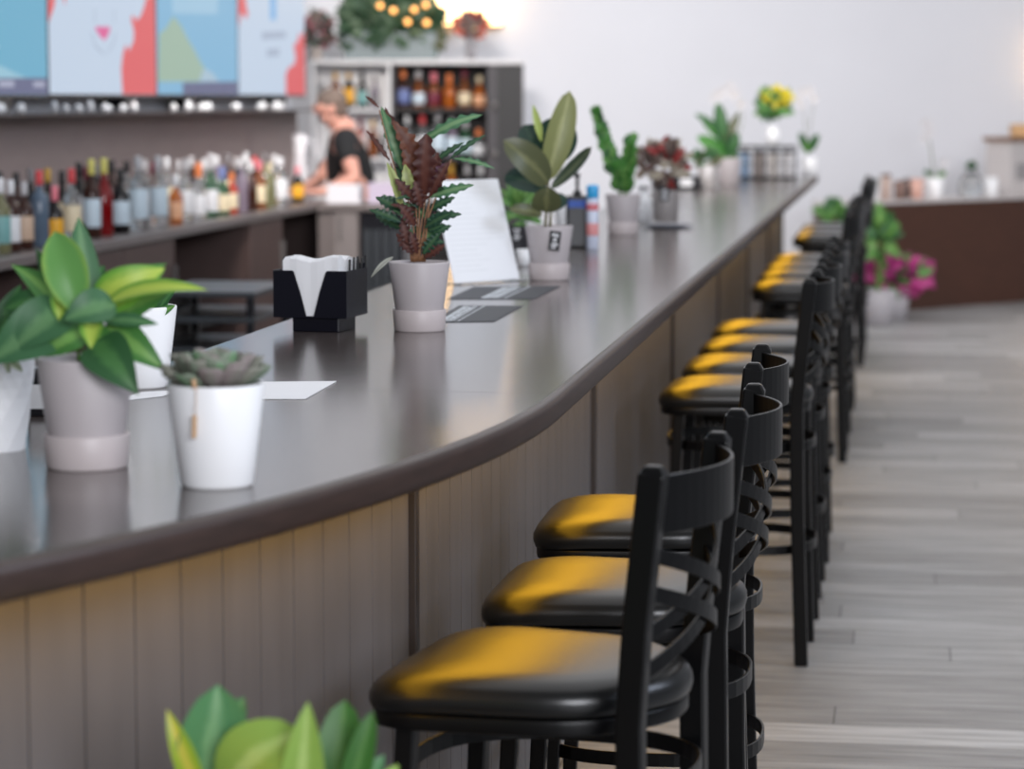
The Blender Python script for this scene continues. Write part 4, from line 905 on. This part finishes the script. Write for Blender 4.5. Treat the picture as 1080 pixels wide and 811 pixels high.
ow = mat('white_ornament', (244, 244, 246), .6)  # plain white lumps of no known kind, set along the ledge
LUMPS = [(6, 17), (28, 12), (63, 7), (75, 8), (89, 11), (101, 8), (118, 15), (135, 10), (147, 8), (188, 8), (204, 11), (221, 22), (254, 13), (280, 14), (297, 17)]
RO = random.Random(9)
for k, (px, wd_) in enumerate(LUMPS):
    t = bb_at(px, .425); p = bbp(t, .425, 1.5055); hw = wd_ * p.y / F / 2 / .75; h_ = RO.uniform(.018, .029)
    mb = MB(); mb.ball((0, 0, h_ * .93), 1, 0, 14, 8, (hw * .62, .026, h_), .16, RO)
    for q in mb.v: q.z = max(q.z, 0) + q.x * (.25 if q.z > h_ else 0) * (1 if k % 2 else -1) * .4
    o = obj('ornament', mb, ow); o.location = p; o.rotation_euler = (0, 0, math.pi / 2 - BL - .9)
    tag(o, 'white ornament on the ledge under the screens, %s from the left' % (ORDN[k] if k < len(LUMPS) - 1 else 'last'), 'ornament', 'white lumps on the ledge under the screens')
# ------------------------------------------------------------------ shelf units at the end of the aisle
YS = 19.0; SS = F / YS
def sx(px): return (px - 540) * YS / F
def sz(py): return PY(540, py, YS).z
shelfz = [sz(113) - .01, sz(165) - .01, sz(217) - .01]
def unit(name, label, x0, x1, m, back, xdoor=None, dep=.34):
    t = thing(name, label, 'shelf unit', ((x0 + x1) / 2, YS + dep / 2, 0)); zt = sz(63)
    mb = MB(); mb.box(x0, x0 + .022, YS, YS + dep, 0, zt - .03); obj('side_panel', mb, m, t, world=True)
    mb = MB(); mb.box(x1 - .022, x1, YS, YS + dep, 0, zt - .03); obj('side_panel', mb, m, t, world=True)
    obj('top_board', MB().box(x0, x1, YS - .01, YS + dep, zt - .0295, zt), mat('white_board', (226, 224, 224), .5), t, world=True)
    obj('back_board', MB().box(x0 + .0225, x1 - .0225, YS + dep - .015, YS + dep, .0, zt - .03), back, t, world=True)
    xr = xdoor if xdoor else x1 - .022
    for z in shelfz + [.42, .06]: obj('shelf', MB().box(x0 + .0225, xr - .0005, YS + .005, YS + dep - .0155, z - .02, z), m, t, world=True)
    if xdoor:
        d = obj('door', MB().box(xdoor, x1 - .0225, YS + .002, YS + .03, .02, zt - .031), mat('black_door', (20, 19, 21), .5), t, world=True)
        obj('upright', MB().box(xdoor, xdoor + .07, YS - .012, YS + .0015, .02, zt - .031), mat('dark_grey_upright', (58, 54, 58), .5), t, world=True)
        for py in (111, 162): obj('knob', MB().lathe([(.008, 0), (.024, .004), (.028, .014), (.02, .024), (.002, .027)], (0, 0, 0), 16, M=Matrix.Translation(PY(521, py, YS - .0125) - V((0, 0, 0))) @ Matrix.Rotation(rad(90), 4, 'X')), handle, d, world=True)
    return t
unit('shelf_unit', 'white open shelf unit with bottles behind the barman', sx(330), sx(413), mat('white_shelf', (228, 227, 228), .5), mat('white_shelf', (228, 227, 228), .5))
unit('shelf_unit', 'black open shelf unit with rows of amber bottles', sx(414), sx(552), mat('black_shelf', (34, 29, 30), .5), mat('black_back', (22, 19, 20), .7), sx(514))
def sh_bottle(px, topy, row, r, kind, g, cap, lab, label, grp, dy=.14):
    z = shelfz[row] + .0005; y = YS + dy; x = (px - 540) * y / F; zt = PY(px, topy, y).z; bottle((x, y, z), min(zt - z, .33), r, kind, g, cap, lab, label, grp)
for k, a in enumerate([(341, 82, .034, 'std', 'clear', 'white', None), (355, 76, .036, 'std', 'amber', 'gold', None), (369, 76, .038, 'tall', 'dark', 'gold', 'amberlab'), (383, 74, .036, 'wine', 'dark', 'black', 'teal'), (396, 80, .034, 'round', 'lilac', 'grey', 'grey')]):
    sh_bottle(a[0], a[1], 0, *a[2:], 'bottle on the upper shelf of the white unit, %s from the left' % ('first', 'second', 'third', 'fourth', 'last')[k], 'bottles in the white shelf unit')
for k, a in enumerate([(366, 128, .034, 'std', 'redorange', 'red', 'white'), (381, 124, .036, 'tall', 'red', 'wine', 'white'), (394, 126, .034, 'std', 'amber', 'gold', None), (404, 132, .03, 'round', 'clear', 'white', None)]):
    sh_bottle(a[0], a[1], 1, *a[2:], 'bottle on the second shelf of the white unit, %s from the left' % ('first', 'second', 'third', 'last')[k], 'bottles in the white shelf unit')
OR = ('first', 'second', 'third', 'fourth', 'fifth', 'last')
for k, a in enumerate([(426, 74, .046, 'std', 'brown', 'orange', 'blue'), (442, 74, .046, 'round', 'amber', 'silver', 'lightblue'), (458, 76, .046, 'squat', 'amber', 'pink', 'wine'), (474, 78, .046, 'squat', 'orange', 'orange', None), (490, 73, .046, 'round', 'amber', 'wine', 'cream'), (506, 80, .046, 'round', 'orange', 'cream', 'peach')]):
    sh_bottle(a[0], a[1], 0, *a[2:], 'spirit bottle on the top shelf of the black unit, %s from the left' % OR[k], 'amber bottles on the top shelf of the black unit')
for k, a in enumerate([(430, 122, .044, 'std', 'clear', 'white', 'white'), (446, 122, .046, 'std', 'clear', 'red', 'white'), (462, 118, .048, 'tall', 'clear', 'silver', 'lightblue'), (477, 124, .046, 'std', 'lilac', 'silver', 'lightblue'), (491, 128, .046, 'std', 'green', 'silver', 'lightblue'), (505, 136, .046, 'squat', 'clear', 'orange', 'white')]):
    sh_bottle(a[0], a[1], 1, *a[2:], 'bottle on the middle shelf of the black unit, %s from the left' % OR[k], 'clear bottles on the middle shelf of the black unit')
for k, a in enumerate([(428, 172, .046, 'squat', 'amber', 'black', 'white'), (444, 172, .046, 'squat', 'clear', 'black', 'white'), (460, 174, .046, 'squat', 'dark', 'grey', 'white'), (476, 172, .046, 'squat', 'orange', 'gold', 'amberlab'), (493, 172, .046, 'squat', 'dark', 'silver', 'white'), (507, 173, .046, 'squat', 'dark', 'white', 'lightblue')]):
    sh_bottle(a[0], a[1], 2, *a[2:], 'bottle on the lower shelf of the black unit, %s from the left' % OR[k], 'bottles on the lower shelf of the black unit')
# on top of the units
ztop = sz(63) + .0005
c = PY(412, 60, YS + .17)
t = thing('trough_planter', 'long trough of trailing green foliage on top of the shelf units', 'planter', (c.x, YS + .17, ztop))
obj('trough', MB().box(-.33, .33, -.11, .11, 0, .20), mat('grey_blue_trough', (128, 140, 142), .5), t, bevel=.01)
obj('soil', MB().box(-.31, .31, -.09, .09, .2002, .21), soil, t)
bush(t, 413, 22, 46, 24, 420, 9, 15, [g_hedge, leafmat('leaf_hedge_pale', (92, 116, 88), (120, 140, 112)), leafmat('leaf_hedge', (62, 92, 66), (84, 112, 82))], 31, dyr=.17)
bush(t, 400, 2, 30, 16, 160, 9, 15, [g_hedge, leafmat('leaf_hedge', (62, 92, 66), (84, 112, 82))], 34, 'upper_foliage', dyr=.12)
bush(t, 372, 38, 9, 9, 50, 7, 11, [g_hedge, leafmat('leaf_hedge', (62, 92, 66), (84, 112, 82))], 33, 'trailing_foliage', dyr=.12)
bush(t, 455, 40, 9, 8, 50, 7, 11, [g_dark, olive], 35, 'trailing_foliage', dyr=.12)
bulb = mat('warm_bulb', (255, 214, 150), .3, emit=(255, 170, 84), es=3)
sl = thing('string_lights', 'small warm string lights hanging in front of the trough foliage', 'string lights', (c.x, YS - .05, ztop))
pts = [(401, 6), (415, 11), (430, 23), (437, 10), (450, 24), (449, 5)]
mb = MB(); mb.tube([PY(x, y - 3, YS - .05) for x, y in sorted(pts)], .0025, seg=5); obj('wire', mb, mat('dark_wire', (40, 52, 40), .6), sl, world=True)
for x, y in pts: obj('bulb', MB().ball(PY(x, y, YS - .05), .02, 0, 10, 6), bulb, sl, world=True)
t = lathe_thing('flower_vase', 'grey vase with red flowers on the shelf unit below the glowing lamp', 'vase of flowers', 497, 60, [('vase', [(.03, 0), (.034, .004), (.040, .1), (.034, .17), (.038, .19), (.035, .19), (.03, .17), (.002, .01)], mat('grey_vase', (150, 148, 152), .4))], z=ztop, dy=0)
t.location = ((497 - 540) * (YS + .15) / F, YS + .15, ztop)
bush(t, 496, 27, 11, 8, 60, 8, 11, [redl, mat('coral_petal', (214, 96, 66), .5, transl=.2), brn], 41, 'blossom', dyr=.07)
t = lathe_thing('flower_vase', 'pale vase with dusky pink flowers at the left end of the shelf unit', 'vase of flowers', 334, 60, [('vase', [(.035, 0), (.04, .004), (.045, .08), (.036, .14), (.04, .155), (.037, .155), (.03, .14), (.002, .01)], mat('beige_vase', (188, 176, 168), .5))], z=ztop, dy=0)
t.location = ((335 - 540) * (YS + .15) / F, YS + .15, ztop)
bush(t, 336, 31, 11, 12, 80, 8, 11, [brn, leafmat('petal_dusky', (150, 92, 100), (170, 110, 116)), od], 42, 'blossom', dyr=.07)
# glowing wall lamps
lampm = mat('lamp_glass', (255, 236, 206), .4, emit=(255, 206, 140), es=6)
def wall_lamp(px, py, w_, h_, label):
    x = 0; 
    for _ in range(30): y = wall_pt(x).y; x = (px - 540) * y / F
    q = wall_pt(x, .075); t = thing('wall_lamp', label, 'lamp', (q.x, q.y, PY(px, py, q.y).z), math.atan2(wdir.y, wdir.x))
    obj('back_plate', MB().box(-w_ * .35, w_ * .35, .055, .0745, -h_ * .35, h_ * .35), handle, t)
    obj('lamp_shade', MB().box(-w_, w_, -.055, .0545, -h_, h_), lampm, t, bevel=.02)
    for s in (-1, 1): obj('shade_rail', MB().box(-w_ - .006, w_ + .006, -.061, .0545, s * h_ - .012, s * h_ + .012), mat('bronze_rail', (150, 110, 70), .4, metal=.5), t)
wall_lamp(491, -6, .25, .24, 'bright warm glowing wall lamp above the shelf units')
wall_lamp(1128, 62, .25, .24, 'warm wall lamp on the far right of the back wall')

# ------------------------------------------------------------------ reception counter far right, and plants by it
DA = V((2.19, 19.1, 0)); DB = V((4.95, 21.52, 0)); dd = (DB - DA).normalized(); dn = V((-dd.y, dd.x, 0)); DZ = .82
def dsk(a, o, z): p = DA + dd * a + dn * o; return V((p.x, p.y, z))
def dslab(a0, a1, o0, o1, z0, z1):
    c4 = [dsk(a0, o0, 0), dsk(a1, o0, 0), dsk(a1, o1, 0), dsk(a0, o1, 0)]; mb = MB()
    sk = lambda o: dd * (o * 1.02)
    if a0 < .1: c4[0] = c4[0] + sk(o0); c4[3] = c4[3] + sk(o1)
    if a1 < .1: c4[1] = c4[1] + sk(o0); c4[2] = c4[2] + sk(o1)
    return mb.add([V((p.x, p.y, z)) for z in (z0, z1) for p in c4], [(0, 3, 2, 1), (4, 5, 6, 7), (0, 1, 5, 4), (1, 2, 6, 5), (2, 3, 7, 6), (3, 0, 4, 7)], 0, None, False)
LD = (DB - DA).length
dk = thing('service_counter', 'dark brown wood counter on the far right under the white wall', 'counter', dsk(LD / 2, .25, 0))
dkm = mat('dark_brown_wood', (76, 47, 35), .5, noise=.16, nscale=7, stretch=(1, 1, 6))
obj('front_panel', dslab(0, LD, 0, .02, 0, DZ - .021), dkm, dk, world=True)
obj('end_panel', dslab(0, .02, .0205, .55, 0, DZ - .021), dkm, dk, world=True)
obj('carcass', dslab(.0205, LD, .0205, .55, .0, DZ - .022), dkm, dk, world=True)
obj('top_board', dslab(-.01, LD, -.01, .56, DZ - .02, DZ), mat('pale_counter_top', (206, 200, 198), .4), dk, world=True)
def desk_a(px, o):
    lo, hi = -2, 6
    for _ in range(40):
        m = (lo + hi) / 2; p = dsk(m, o, DZ)
        if 540 + F * p.x / (p.y * CP - (DZ - EYE) * SP) < px: lo = m
        else: hi = m
    return lo
def on_desk(px, o=.2): return dsk(desk_a(px, o), o, DZ + .0005)
def dthing(name, label, cat, px, parts, o=.2, group=None):
    t = thing(name, label, cat, on_desk(px, o), 0, group)
    for nm, prof, m in parts: obj(nm, MB().lathe(prof, seg=20), m, t)
    return t
GJ = 'small jars and cups on the far right counter'
dthing('jar', 'white jar at the left end of the far right counter', 'jar', 921, [('jar', [(.04, 0), (.044, .004), (.044, .12), (.036, .13)], white), ('lid', [(.04, .1305), (.04, .15), (.03, .155)], mat('green_lid', (120, 140, 96), .5))], .2, GJ)
dthing('jar', 'brown and white jar beside the white jar on the far right counter', 'jar', 934, [('jar', [(.036, 0), (.04, .004), (.04, .16), (.034, .17)], mat('beige_jar', (196, 172, 160), .4)), ('lid', [(.038, .1705), (.038, .19), (.03, .195)], mat('brown_lid', (110, 84, 76), .5))], .2, GJ)
dthing('cup', 'brown cup in the middle group on the far right counter', 'cup', 949, [('cup', [(.036, 0), (.042, .004), (.05, .14), (.047, .14), (.04, .01)], mat('brown_cup', (130, 102, 92), .4))], .2, GJ)
dthing('cup', 'dark grey cup beside the peach cup on the far right counter', 'cup', 958, [('cup', [(.036, 0), (.042, .004), (.046, .15), (.043, .15), (.036, .01)], mat('dark_cup', (92, 84, 84), .4))], .32, GJ)
dthing('cup', 'peach coloured cup on the far right counter', 'cup', 967, [('cup', [(.040, 0), (.046, .004), (.054, .15), (.05, .15), (.04, .01)], mat('peach_cup', (222, 176, 160), .4))], .2, GJ)
po = on_desk(986, .2); pw = DZ + .0005
r = thing('potted_orchid', 'tall white orchid in a white pot on the far right counter', 'potted plant', po)
obj('pot', MB().lathe([(.05, 0), (.055, .004), (.07, .16), (.064, .16), (.06, .13)], seg=24), white, r); obj('soil', MB().lathe([(.06, .131), (.058, .14), (.002, .145)], seg=16), soil, r)
stems(r, [[(986, 190, 0), (982, 160, 0), (977, 132, 0)], [(988, 190, 0), (995, 172, 0)]], mat('orchid_stem', (120, 130, 96), .5), rr=.006)
mb = MB()
for x, y, q in ((976, 131, 7), (979, 140, 7), (974, 146, 6), (995, 172, 6)):
    cc = PY(x, y, po.y - .02)
    for k in range(5):
        a = 2 * math.pi * k / 5; mb.leaf(cc, cc + V((math.cos(a), -.25, math.sin(a))) * q * po.y / F, q * po.y / F, 0, (0, -1, .1), prof='ellip', nt=5, nu=2)
obj('blossom', mb, petal, r, world=True)
leaves(r, 'foliage', [(984, 188, 974, 180, 7, 0, -.05, 0), (988, 188, 998, 182, 7, 0, -.05, 1)], [g_dark, g_mid], prof='ellip')
q = on_desk(1066, .3); t = thing('coffee_grinder_box', 'pale box with a wooden lid on the far right counter', 'box', q, math.atan2(dd.y, dd.x))
obj('body', MB().box(-.17, .17, -.12, .12, 0, .42), mat('pale_box', (206, 200, 198), .4), t, bevel=.008); obj('wood_lid', MB().box(-.19, .19, -.14, .14, .4205, .455), mat('wood_lid', (140, 108, 88), .5), t); obj('front_plate', MB().box(-.09, .09, -.125, -.1205, .12, .25), mat('grey_plate2', (160, 156, 156), .4), t)
o = obj('wooden_block', MB().box(-.07, .09, -.06, .06, 0, .10), mat('light_wood', (214, 170, 120), .5, noise=.1, nscale=10), bevel=.01); o.location = q + V((.06, 0, .456)); tag(o, 'light wooden block on top of the pale box at the far right', 'block')
dthing('glass_jar', 'round clear glass jar with a dark sprig beside the pale box', 'jar', 1024, [('jar', [(.06, 0), (.09, .02), (.10, .09), (.07, .16), (.04, .18), (.045, .2), (.04, .2)], GL['clear']), ('sprig', [(.02, .21), (.05, .23), (.03, .27), (.002, .28)], g_dark)], .16)
dthing('mug', 'white mug in front of the pale box at the far right', 'cup', 1045, [('mug', [(.045, 0), (.05, .004), (.055, .15), (.051, .15), (.045, .01)], white)], .08)
def floor_pot(name, label, x, y, h, rt, m):
    t = thing(name, label, 'potted plant', (x, y, 0)); obj('pot', MB().lathe([(rt * .72, 0), (rt * .76, .005), (rt, h), (rt * .93, h), (rt * .9, h - .03)], seg=28, capt=False), m, t)
    obj('soil', MB().lathe([(rt * .9, h - .04), (rt * .9, h - .03), (.002, h - .02)], seg=20), soil, t); return t
gp = mat('pale_grey_pot', (176, 172, 176), .5)
x = (943 - 540) * 18.95 / F; t = floor_pot('potted_flowers', 'bright pink flowers in a pale grey pot on the floor by the brown counter', x, 18.95, .21, .125, gp)
bush(t, 945, 292, 26, 14, 110, 11, 17, [mat('pink_petal', (206, 78, 150), .5, transl=.25), mat('pink_petal_deep', (176, 52, 126), .5, transl=.25), g_mid], 51, 'blossom', dyr=.16)
bush(t, 958, 286, 14, 8, 26, 9, 14, [olive, g_mid], 52, dyr=.1)
t = floor_pot('potted_plant', 'tall green leafy floor plant behind the last stools, by the pink flowers', (926 - 540) * 18.45 / F, 18.45, .25, .13, gp)
bush(t, 928, 250, 9, 20, 46, 12, 17, [g_mid, g_fresh, g_dark], 53, dyr=.12)
stems(t, [[(926, 312, 0), (924 + 3 * k, 280, 0), (920 + 5 * k, 245, 0)] for k in range(4)], st_g, rr=.006)
t = floor_pot('potted_plant', 'green leafy floor plant at the left end of the brown counter', (880 - 540) * 18.75 / F, 18.75, .30, .13, gp)
bush(t, 880, 230, 9, 10, 46, 10, 14, [g_dark, g_mid], 54, dyr=.12)
stems(t, [[(880, 296, 0), (877 + 3 * k, 265, 0), (873 + 5 * k, 235, 0)] for k in range(4)], st_g, rr=.006)

# ------------------------------------------------------------------ barman
skin = mat('skin', (206, 150, 132), .5, noise=.04, nscale=30); hairm = mat('grey_brown_hair', (112, 96, 86), .7, noise=.3, nscale=60); shirt = mat('black_shirt', (18, 18, 20), .8); trous = mat('dark_trousers', (28, 28, 34), .85)
def skinmesh(name, verts, edges_, m, parent, sub=2):
    me = bpy.data.meshes.new(name); me.from_pydata([tuple(V(v[0]) - wloc(parent)) for v in verts], edges_, [])
    o = bpy.data.objects.new(name, me); COL.objects.link(o); o.parent = parent; me.materials.append(m)
    sk = o.modifiers.new('skin', 'SKIN'); sk.use_smooth_shade = True; sk.branch_smoothing = .4
    for i, v in enumerate(verts):
        rr = v[1] if isinstance(v[1], tuple) else (v[1], v[1]); me.skin_vertices[0].data[i].radius = rr
    me.skin_vertices[0].data[0].use_root = True
    s = o.modifiers.new('sub', 'SUBSURF'); s.levels = sub; s.render_levels = sub
    return o
pr = thing('person', 'barman with grey hair in a black shirt leaning over the back counter', 'person', (-.92, 15.52, 0))
VS = []; ES = []
def jv(p, r, to=None):
    VS.append((p, r)); 
    if to is not None: ES.append((to, len(VS) - 1))
    return len(VS) - 1
pel = jv((-.92, 15.5, .96), (.15, .13)); wst = jv((-.93, 15.49, 1.10), (.135, .12), pel); chs = jv((-.95, 15.47, 1.26), (.15, .13), wst); nb = jv((-.99, 15.45, 1.395), (.085, .08), chs)
nk1 = jv((-1.0, 15.44, 1.435), .058, nb); hd0 = jv((-1.035, 15.43, 1.475), (.07, .068), nk1); hd1 = jv((-1.062, 15.42, 1.525), (.088, .076), hd0); hd2 = jv((-1.058, 15.42, 1.575), (.078, .07), hd1)
chin = jv((-1.105, 15.42, 1.462), .034, hd0); nose = jv((-1.158, 15.42, 1.513), .012, hd1)
def hand(wr, d, sd, palm_len=.085):
    d = V(d).normalized(); s_ = V((d.y, -d.x, 0)).normalized() * sd; w0 = V(VS[wr][0]); pm = jv(w0 + d * .05, (.034, .018), wr)
    base = w0 + d * .075
    for k, (l, o_) in enumerate(((.070, -.027), (.080, -.009), (.075, .010), (.058, .027))):
        b0 = jv(base + s_ * o_ + V((0, 0, .004)), .0095, pm); b1 = jv(base + s_ * o_ * 1.15 + d * l * .5 + V((0, 0, .006)), .0088, b0); jv(base + s_ * o_ * 1.2 + d * l + V((0, 0, -.012)), .0072, b1)
    th0 = jv(w0 + d * .035 - s_ * .034, .011, pm); jv(w0 + d * .075 - s_ * .058 - V((0, 0, .006)), .009, th0)
for sy, el, wr, dr in ((-1, (-.89, 15.12, 1.115), (-1.08, 14.99, 1.045), (-1, -.15, -.06)), (1, (-1.13, 15.57, 1.10), (-1.2, 15.20, 1.05), (-.3, -1, -.06))):
    sh0 = jv((-.965, 15.45 + sy * .12, 1.35), .07, chs); sh1 = jv((-.965, 15.45 + sy * .185, 1.325), .062, sh0); e_ = jv(el, .042, sh1); m_ = jv(V(el).lerp(V(wr), .4), .041, e_); w1 = jv(wr, .027, m_)
    hand(w1, dr, sy)
for sy in (-1, 1):
    h_ = jv((-.90, 15.5 + sy * .09, .90), .095, pel); k_ = jv((-.93, 15.5 + sy * .10, .50), .062, h_); a_ = jv((-.88, 15.5 + sy * .10, .09), .042, k_); jv((-.92, 15.5 + sy * .105, .045), .040, a_); jv((-1.04, 15.5 + sy * .115, .032), .03, len(VS) - 1)
skinmesh('body', VS, ES, skin, pr)
# clothing
vs_ = [((-.918, 15.5, .93), (.165, .148)), ((-.928, 15.49, 1.10), (.16, .145)), ((-.948, 15.47, 1.26), (.175, .155)), ((-.985, 15.45, 1.385), (.092, .088))]; es_ = [(0, 1), (1, 2), (2, 3)]
for sy, el in ((-1, (-.89, 15.12, 1.115)), (1, (-1.13, 15.57, 1.10))):
    n0 = len(vs_); a = V((-.965, 15.45 + sy * .185, 1.325)); vs_ += [((-.962, 15.45 + sy * .12, 1.35), .084), (a, .076), (a.lerp(V(el), .62), .064)]; es_ += [(2, n0), (n0, n0 + 1), (n0 + 1, n0 + 2)]
skinmesh('shirt', vs_, es_, shirt, pr)
vs_ = [((-.918, 15.5, .955), (.158, .142))]; es_ = []
for sy in (-1, 1):
    n0 = len(vs_); vs_ += [((-.90, 15.5 + sy * .09, .88), .108), ((-.93, 15.5 + sy * .10, .50), .078), ((-.885, 15.5 + sy * .10, .10), .062)]; es_ += [(0, n0), (n0, n0 + 1), (n0 + 1, n0 + 2)]
skinmesh('trousers', vs_, es_, trous, pr)
for sy in (-1, 1):
    mb = MB(); mb.ball((-.97, 15.5 + sy * .112, .035), .05, 0, 16, 8, (2.5, .95, .7)); obj('shoe', mb, blackp, pr, world=True)
# hair cap, ears, eyes, mouth
mb = MB(); mb.ball((-1.040, 15.42, 1.560), .092, 0, 22, 12, (1.0, .92, .78), .03, random.Random(1)); mb.ball((-.995, 15.425, 1.515), .062, 0, 16, 10, (.75, 1.1, 1.0), .03, random.Random(2)); obj('hair', mb, hairm, pr, world=True)
for sy in (-1, 1):
    mb = MB(); mb.ball((-1.035, 15.42 + sy * .078, 1.510), .028, 0, 12, 8, (.7, .35, 1.1)); obj('ear', mb, skin, pr, world=True)
    mb = MB(); mb.ball((-1.128, 15.42 + sy * .032, 1.532), .012, 0, 10, 6); obj('eye', mb, mat('eye_dark', (60, 50, 46), .3), pr, world=True)
    mb = MB(); mb.tube([(-1.128, 15.42 + sy * .015, 1.548), (-1.124, 15.42 + sy * .048, 1.546)], .006, seg=6); obj('eyebrow', mb, hairm, pr, world=True)
mb = MB(); mb.tube([(-1.130, 15.395, 1.482), (-1.138, 15.42, 1.484), (-1.130, 15.445, 1.482)], .006, seg=6); obj('mouth', mb, mat('lips', (170, 100, 92), .5), pr, world=True)

# ------------------------------------------------------------------ light
w = bpy.data.worlds.new('room_daylight'); SC.world = w; w.use_nodes = True
w.node_tree.nodes['Background'].inputs[0].default_value = lin((236, 240, 248)) + (1,); w.node_tree.nodes['Background'].inputs[1].default_value = .24
def area(name, loc, aim, sx_, sy_, power, col=(255, 255, 255)):
    l = bpy.data.lights.new(name, 'AREA'); l.shape = 'RECTANGLE'; l.size = sx_; l.size_y = sy_; l.energy = power; l.color = lin(col)
    o = bpy.data.objects.new(name, l); COL.objects.link(o); o.location = loc
    d = V(aim) - V(loc); o.rotation_euler = d.to_track_quat('-Z', 'Y').to_euler(); return o
area('shopfront_window', (6.5, 3.6, 4.3), (-.4, 3.6, .7), 3.6, 1.6, 170, (222, 234, 255))
area('front_fill', (2.6, -4.2, 3.3), (-.1, 7, 1.0), 4.2, 2.2, 590, (246, 248, 255))  # added fill from behind the camera, brightens pots and shelf fronts
area('overhead_fill', (1.5, 11, 4.5), (1.5, 11, 0), 6, 16, 290, (250, 250, 252))  # added soft fill from overhead, stands for no fixture or skylight
area('wall_fill', (7.0, 15.0, 4.4), (6.6, 21.5, 1.6), 12, 1.4, 250, (250, 248, 252))  # added lamp that only lifts the back wall
area('shelf_fill', (-.9, 10.0, 3.7), (-.75, 19.2, 1.5), 1.1, .5, 84, (255, 247, 242)).data.spread = rad(80)  # added narrow fill aimed at the shelf units, no fixture there
SC.view_settings.view_transform = 'Standard'; SC.view_settings.look = 'None'; SC.view_settings.gamma = 1; SC.view_settings.use_curve_mapping = False
SC.view_settings.exposure = 0
SC.cycles.use_denoising = True; SC.cycles.max_bounces = 8; SC.cycles.transmission_bounces = 6; SC.cycles.caustics_reflective = False; SC.cycles.caustics_refractive = False
SC.cycles.sample_clamp_indirect = 6
